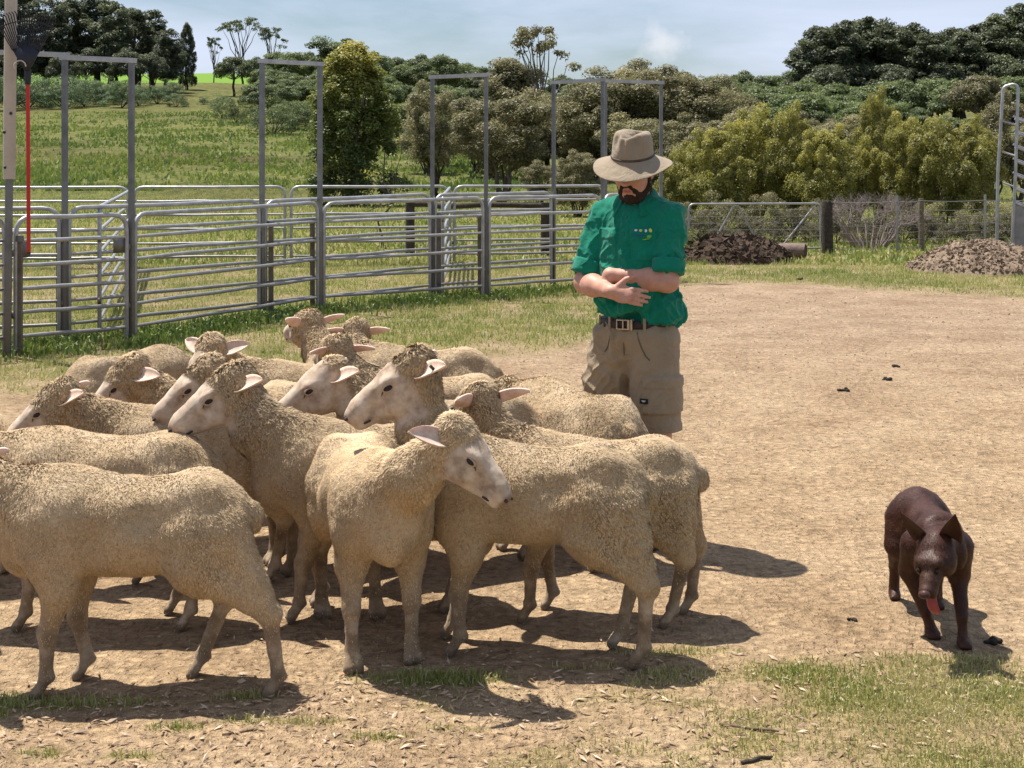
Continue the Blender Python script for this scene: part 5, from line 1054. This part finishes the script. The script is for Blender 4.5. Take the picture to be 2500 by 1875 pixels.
    f1 = 1-np.abs(vn(np.stack([V[:, 0]*4+w, V[:, 1]*4, V[:, 2]*10+V[:, 0]*9+w], 1), 1.6, 28)); am = .4+.9*sstep(.05, -.05, V[:, 0]); f2 = 1-np.abs(vn(np.stack([V[:, 0]*9+w*2, V[:, 1]*6, V[:, 2]*14-V[:, 0]*9+w*2], 1), 1.7, 38)); dis = am*(.012*(f1**3-.3)+.009*(f2**3-.3))+.003*fbm(V, 26, 2, 6)+.006*fbm(V, 9, 2, 9)
    sidel = sstep(.135, .150, V[:, 0])*sstep(.25, .1, V[:, 1]); a = np.arctan2(V[:, 1]+.01, V[:, 0]-.105); pk = sstep(-1.75, -1.70, a)*sstep(.55, .5, a)*(V[:, 0] > .02)
    dis += pk*(.010*sstep(.575, .580, V[:, 2])*sstep(.735, .730, V[:, 2])+.005*sstep(.685, .690, V[:, 2])*sstep(.735, .730, V[:, 2]))
    dis += .003*sstep(.535, .531, V[:, 2])
    V = V+Nn*dis[:, None]; V[:, 2] = np.clip(V[:, 2], .498, .978); so = obj('shorts', mesh_np('shorts', V, F), M_SHORTS, e); HV, HN = V, vnormals(V, F)
    # pocket slit, fly seam, side label
    M_SEAM = simple('seam', (.10, .072, .045), (.13, .1, .06), 40, .9, 0)
    def seam(pts, r=.0022):
        P = [on(HV, HN, x, z) for x, z in pts]; MB().tube([p+n*.0008 for p, n in P], r, 5).build('seam', M_SEAM, so)
    seam([(.062, .925), (.068, .89), (.080, .855), (.098, .825), (.115, .808)], .003); seam([(-.06, .925), (-.07, .885), (-.085, .85), (-.11, .82)], .003); seam([(.0, .925), (-.004, .87), (-.012, .82)])
    p, n = on(HV, HN, .098, .632); Rb = basis(np.cross(n, np.cross([1., 0, 0], n)), n); mk = simple('label_black', (.008, .008, .010), (.014, .014, .016), 30, .7, 0); mw = simple('label_white', (.55, .55, .55), (.5, .5, .5), 30, .7, 0)
    o = MB().box((0, 0, 0), (.038, .022, .004)).build('label_patch', mk, so, False); place(o, p+n*.004, Rb)
    o = MB().box((0, .002, .0025), (.020, .0035, .001)).box((.0, -.0015, .0025), (.011, .003, .001)).build('label_mark', mw, so, False); place(o, p+n*.004, Rb)
    # belt
    a = np.linspace(0, 2*np.pi, 56, endpoint=False); BV = []; zc = .955
    rx, ry = .1655, .1275
    for q in a:
        c, sn = math.cos(q), math.sin(q)
        for ro, zz in ((.0, -.019), (.006, -.018), (.006, .018), (.0, .019)): BV.append(((rx+ro)*c, .008+(ry+ro)*sn, zc+zz))
    BV = np.array(BV); i = np.arange(56); Fb = np.vstack([np.stack([i*4+j, ((i+1) % 56)*4+j, ((i+1) % 56)*4+(j+1) % 4, i*4+(j+1) % 4], 1) for j in range(4)]); be = obj('belt', mesh_np('belt', BV, Fb), M_BELT, so)
    yb = -.008-ry+.008; rb = np.array([(-.030, yb, .936), (.030, yb, .936), (.030, yb, .975), (-.030, yb, .975), (-.030, yb, .936)])+[0, -.003, 0]
    MB().tube(np.repeat(rb, 1, 0), .0042, 6).build('buckle', M_BUCK, be); MB().box((.0, yb-.004, .956), (.006, .005, .04)).box((.040, yb-.002, .956), (.009, .008, .046)).box((.026, yb-.004, .956), (.010, .006, .042)).build('keeper', M_BUCK, be, False)
    for q in (-2.55, -2.0, -1.02, -.35, .5, 1.57, 2.6):
        c, sn = math.cos(q), math.sin(q); MB().box(((rx+.008)*c, .008+(ry+.008)*sn, .956), (.012, .006, .058), np.array([[-sn, c, 0], [c, sn, 0], [0, 0, 1.]]).T).build('belt_loop', M_SHORTS, so, False)
    for sx, yy in ((.135, .03), (-.265, .11)):
        bt = Body(); bt.cone((sx, yy+.01, .16), (sx, yy+.01, .06), .052, .05, .02).cone((sx, yy+.015, .045), (sx, yy-.16, .035), .046, .040, .03); Vb, Fb = bt.mesh(.008, floor=.0); obj('boot', mesh_np('boot', Vb, Fb), M_BOOT, e)
    # hat
    hc = C+hu*.060-fd*.004; f2, u2, l2 = frame(fd+hu*.04, hu+hl*.10); nth = 72
    prof = [(.180, 0), (.172, 1), (.157, 1), (.140, 1), (.122, 1), (.107, 1), (.097, 2), (.0945, 3), (.093, 4), (.0915, 5), (.0895, 6), (.087, 7), (.084, 8), (.079, 9), (.072, 10), (.062, 11), (.046, 12), (.028, 13), (.010, 14)]
    zs = [None]*6+[.002, .011, .026, .043, .061, .079, .095, .107, .1135, .116, .116, .115, .114]; HVt = []
    for k in range(nth):
        t = k/nth*2*np.pi; cf, sl = math.cos(t), math.sin(t)
        for j, (rr, _) in enumerate(prof):
            if j < 6:
                fr_ = (rr-.097)/(.180-.097); z = -.030*fr_**.9-.030*fr_**1.2*max(cf, 0)**1.4-.010*fr_*max(-cf, 0)+.012*max(0, fr_-.7)*abs(sl)**3; ra = rr*(1.0+.0*cf*cf); ss, fs = .95, 1.02
            else:
                z = zs[j]; ra = rr; ss, fs = .90, 1.08
                hi = sstep(.025, .095, z); dent = math.exp(-((abs(t if t < np.pi else t-2*np.pi)-.62)/.30)**2); ra = ra*(1-.22*dent*hi); ra = ra*(1-.16*hi*math.exp(-((t if t < np.pi else t-2*np.pi)/.22)**2))
                x_s = ra*sl; z = z-.046*math.exp(-(x_s/.028)**2)*sstep(.105, .116, z)+.006*sstep(.095, .116, z)*cf
            HVt.append(hc+f2*ra*cf*fs+l2*ra*sl*ss+u2*z)
    HVt = np.array(HVt); m = len(prof); i = np.arange(nth)[:, None]; j = np.arange(m-1)[None]; Fh = np.stack([i*m+j, ((i+1) % nth)*m+j, ((i+1) % nth)*m+j+1, i*m+j+1], -1).reshape(-1, 4)
    cap = np.array([[ (k*m+m-1), (((k+1) % nth)*m+m-1), len(HVt)] for k in range(nth)]); HVt = np.vstack([HVt, HVt[[k*m+m-1 for k in range(nth)]].mean(0)])
    ht = obj('hat', mesh_np('hat', HVt, [Fh, cap]), M_HAT, e); md = ht.modifiers.new('felt', 'SOLIDIFY'); md.thickness = .0045; md.offset = 1; md2 = ht.modifiers.new('sub', 'SUBSURF'); md2.levels = 1; md2.render_levels = 1
    ring = [hc+f2*.097*math.cos(t)*1.08+l2*.097*math.sin(t)*.905+u2*.012 for t in np.linspace(0, 2*np.pi, 60)]; MB().tube(ring, .006, 6).build('hat_band', M_BAND, ht)
man()
# ------------------------------------------------------------------ the dog
def mat_dog():
    m, t, b, o = mat_new('dog_coat'); v = coord(t, 'Object'); n = noise(t, 12, 5, .6, v); mp = t.nodes.new('ShaderNodeMapping'); mp.inputs['Scale'].default_value = (40, 160, 160); lk(t, v, mp.inputs[0]); n2 = noise(t, 1.6, 4, .6, mp.outputs[0])
    c = ramp(t, n.outputs['Fac'], [(.3, (.026, .0075, .004)), (.55, (.048, .0145, .007)), (.75, (.075, .026, .012))]).outputs[0]; lk(t, mix(t, attr(t, 'tan'), c, (.085, .042, .024)), b.inputs['Base Color'])
    b.inputs['Roughness'].default_value = .52; b.inputs['Specular IOR Level'].default_value = .3; bump(t, b, n2.outputs['Fac'], .22, .004); return m
def dog_ear():
    """tall pointed pricked ear, hollow in front"""
    ns, nq = 10, 9; A = []
    for i in range(ns):
        f = i/(ns-1); w = .036*(1-f)**.8*(1+.35*math.sin(f*3.1))+.0015
        for j in range(nq):
            q = j/(nq-1)*2-1; A.append((f*.125, q*w, -.020*(1-f)*(1-q*q)-.006*f))
    A = np.array(A); B_ = A+[0, 0, -.005]; n = len(A); F = []
    for i in range(ns-1):
        for j in range(nq-1): k = i*nq+j; F += [[k, k+1, k+nq+1, k+nq], [n+k, n+k+nq, n+k+nq+1, n+k+1]]
        for j in (0, nq-1): k = i*nq+j; f = [k, k+nq, n+k+nq, n+k]; F.append(f if j == 0 else f[::-1])
    return mesh_np('ear', np.vstack([A, B_]), np.array(F))
def dog():
    heading = 264.0; x, y = 1.492, 5.30; e = empty('dog', (x, y, float(gz(x, y))-.003), heading*DEG, 1.0); tag(e, 'chocolate brown short-haired dog stalking forward with its tongue out', 'dog'); md = mat_dog(); b = Body()
    b.ell((.13, 0, .33), (.17, .074, .112), .05).ell((-.06, 0, .352), (.2, .066, .078), .05).ell((-.20, 0, .355), (.12, .070, .092), .05).ell((.22, 0, .40), (.09, .05, .045), .04)
    N0 = np.array([.24, 0, .375]); P = np.array([.385, -.035, .378]); b.cone(N0, P, .068, .054, .05)
    hy, hp = (238-heading)*DEG, 36*DEG; d, u, l = frame((math.cos(hy)*math.cos(hp), math.sin(hy)*math.cos(hp), -math.sin(hp)), np.array([0, 0, 1.])+np.array([0, -.12, 0])); R = np.column_stack([d, l, u]); HS = 1.04; H = lambda a, s, h: P+(d*a+l*s+u*h)*HS
    SV = lambda *a: np.array(a)*HS
    b.ell(H(.035, 0, -.008), SV(.074, .058, .044), .025, R).cone(H(.085, 0, -.014), H(.160, 0, -.026), .037*HS, .026*HS, .014).ell(H(.170, 0, -.021), SV(.018, .0215, .016), .008, R).cone(H(.06, 0, -.050), H(.128, 0, -.088), .024*HS, .014*HS, .012).ell(H(.078, 0, .018), SV(.022, .040, .015), .02, R)
    for s in (-1, 1): b.ell(H(.084, s*.028, .022), SV(.018, .016, .011), .008, R).ell(H(.045, s*.044, -.028), SV(.045, .022, .03), .02, R).cut(H(.110, s*.040, .004), SV(.020, .013, .012), .010, R).ell(H(.15, s*.017, -.036), SV(.030, .012, .016), .01, R).ell((.255, s*.035, .385), (.05, .03, .05), .03).ell((.30, s*.05, .33), (.03, .03, .05), .03)
    b.cut((.29, 0, .455), (.012, .08, .02), .02).cut((.33, 0, .455), (.010, .08, .02), .02)
    for s, dx, dy in ((1, .075, .012), (-1, -.02, .055)):
        sh = (.19, s*.072, .33); el = (.135+dx*.2, s*.082, .225); wr = (.17+dx*.8, s*.07+dy*.7, .095); pw = np.array([.165+dx, s*.066+dy, .022]); b.cone(sh, el, .052, .035, .035).cone(el, wr, .030, .019, .025).cone(wr, pw, .018, .019, .012).ell(pw+[.022, 0, -.004], (.034, .025, .02), .012)
        for q in (-1.5, -.5, .5, 1.5): b.ell(pw+[.045, q*.0105, -.008], (.014, .0065, .011), .004)
    for s, dx in ((1, .05), (-1, -.055)):
        st = (-.145+dx*.3, s*.080, .235); hk = (-.235+dx*.8, s*.072, .130); pw = np.array([-.255+dx, s*.07, .022]); b.ell((-.2, s*.056, .31), (.09, .036, .105), .04).cone((-.2, s*.062, .33), st, .058, .042, .04).cone(st, hk, .036, .019, .025).cone(hk, pw, .02, .02, .015).ell(pw+[.022, 0, -.004], (.034, .024, .02), .012)
        for q in (-1.5, -.5, .5, 1.5): b.ell(pw+[.045, q*.010, -.008], (.014, .0065, .011), .004)
    tl = np.array([[-.31, 0, .375], [-.37, 0, .30], [-.40, .01, .22], [-.43, .02, .15]])
    for k in range(3): b.cone(tl[k], tl[k+1], .024-.004*k, .020-.004*k, .02)
    V, F = b.mesh(.0052, floor=.0); V = relax(V, F, 1, .4); Nn = vnormals(V, F); q = V-P; al, uu = q@d, q@u
    tan = .7*np.exp(-((al-.15)/.05)**2)*(np.linalg.norm(q, axis=1) < .26)*sstep(-.02, .005, uu)+.35*sstep(.10, .04, V[:, 2])
    dis = .0065*fbm(V, 12, 3, 2)+.0010*fbm(V, 60, 2, 3); V = V+Nn*dis[:, None]; V[:, 2] = np.maximum(V[:, 2], 0)
    obj('body', mesh_np('body', V, F, True, {'tan': np.clip(tan, 0, 1)}), md, e)
    mf, t, bs, o_ = mat_new('dog_fur'); lk(t, ramp(t, attr(t, 'tint'), [(0, (.018, .0055, .003)), (.5, (.044, .0135, .007)), (1, (.10, .040, .02))]).outputs[0], bs.inputs['Base Color']); bs.inputs['Roughness'].default_value = .55; bs.inputs['Specular IOR Level'].default_value = .32
    hm = sstep(.045, .08, np.linalg.norm(V-H(.2, 0, -.03), axis=1)); fu = fleece(e, V, F, vnormals(V, F), hm, np.zeros(len(V)), 60000, 5, mf, .30, .85); fu.name = 'fur'
    em = dog_ear(); M_DE = simple('dog_ear', (.040, .013, .008), (.075, .030, .018), 20, .55, .2, .003)
    for s in (-1, 1):
        o = obj('ear', em, M_DE, e); place(o, H(-.008, s*.044, .012), basis(u*.90+l*s*.40-d*.10, d*.85+l*s*.20)*.98)
        MB().sphere((0, 0, 0), .0095, 10, 8).build('eye', M_EYE, e).location = H(.108, s*.030, .006)
    M_DN = simple('dog_nose', (.05, .022, .018), (.075, .035, .028), 60, .35, .3, .001)
    MB().sphere((0, 0, 0), (.015, .020, .014), 12, 9, R).build('nose', M_DN, e).location = H(.185, 0, -.015)
    M_TON = simple('tongue', (.36, .07, .08), (.28, .05, .065), 30, .35, .1, .001); tg = []
    for i, (a, h_) in enumerate(((.090, -.062), (.122, -.070), (.142, -.080), (.154, -.098), (.156, -.120), (.152, -.142), (.148, -.150))):
        w = (.012, .016, .017, .018, .019, .016, .007)[i]
        for jx in (-1, -.5, 0, .5, 1): tg.append(H(a+.003*abs(jx), jx*w-.006, h_+.003*abs(jx)))
    tg = np.array(tg); Ft = np.array([[i*5+j, i*5+j+1, (i+1)*5+j+1, (i+1)*5+j] for i in range(6) for j in range(4)]); o = obj('tongue', mesh_np('tongue', tg, Ft), M_TON, e); mm = o.modifiers.new('thick', 'SOLIDIFY'); mm.thickness = .007; mm.offset = 0; o.modifiers.new('sub', 'SUBSURF').render_levels = 1
dog()
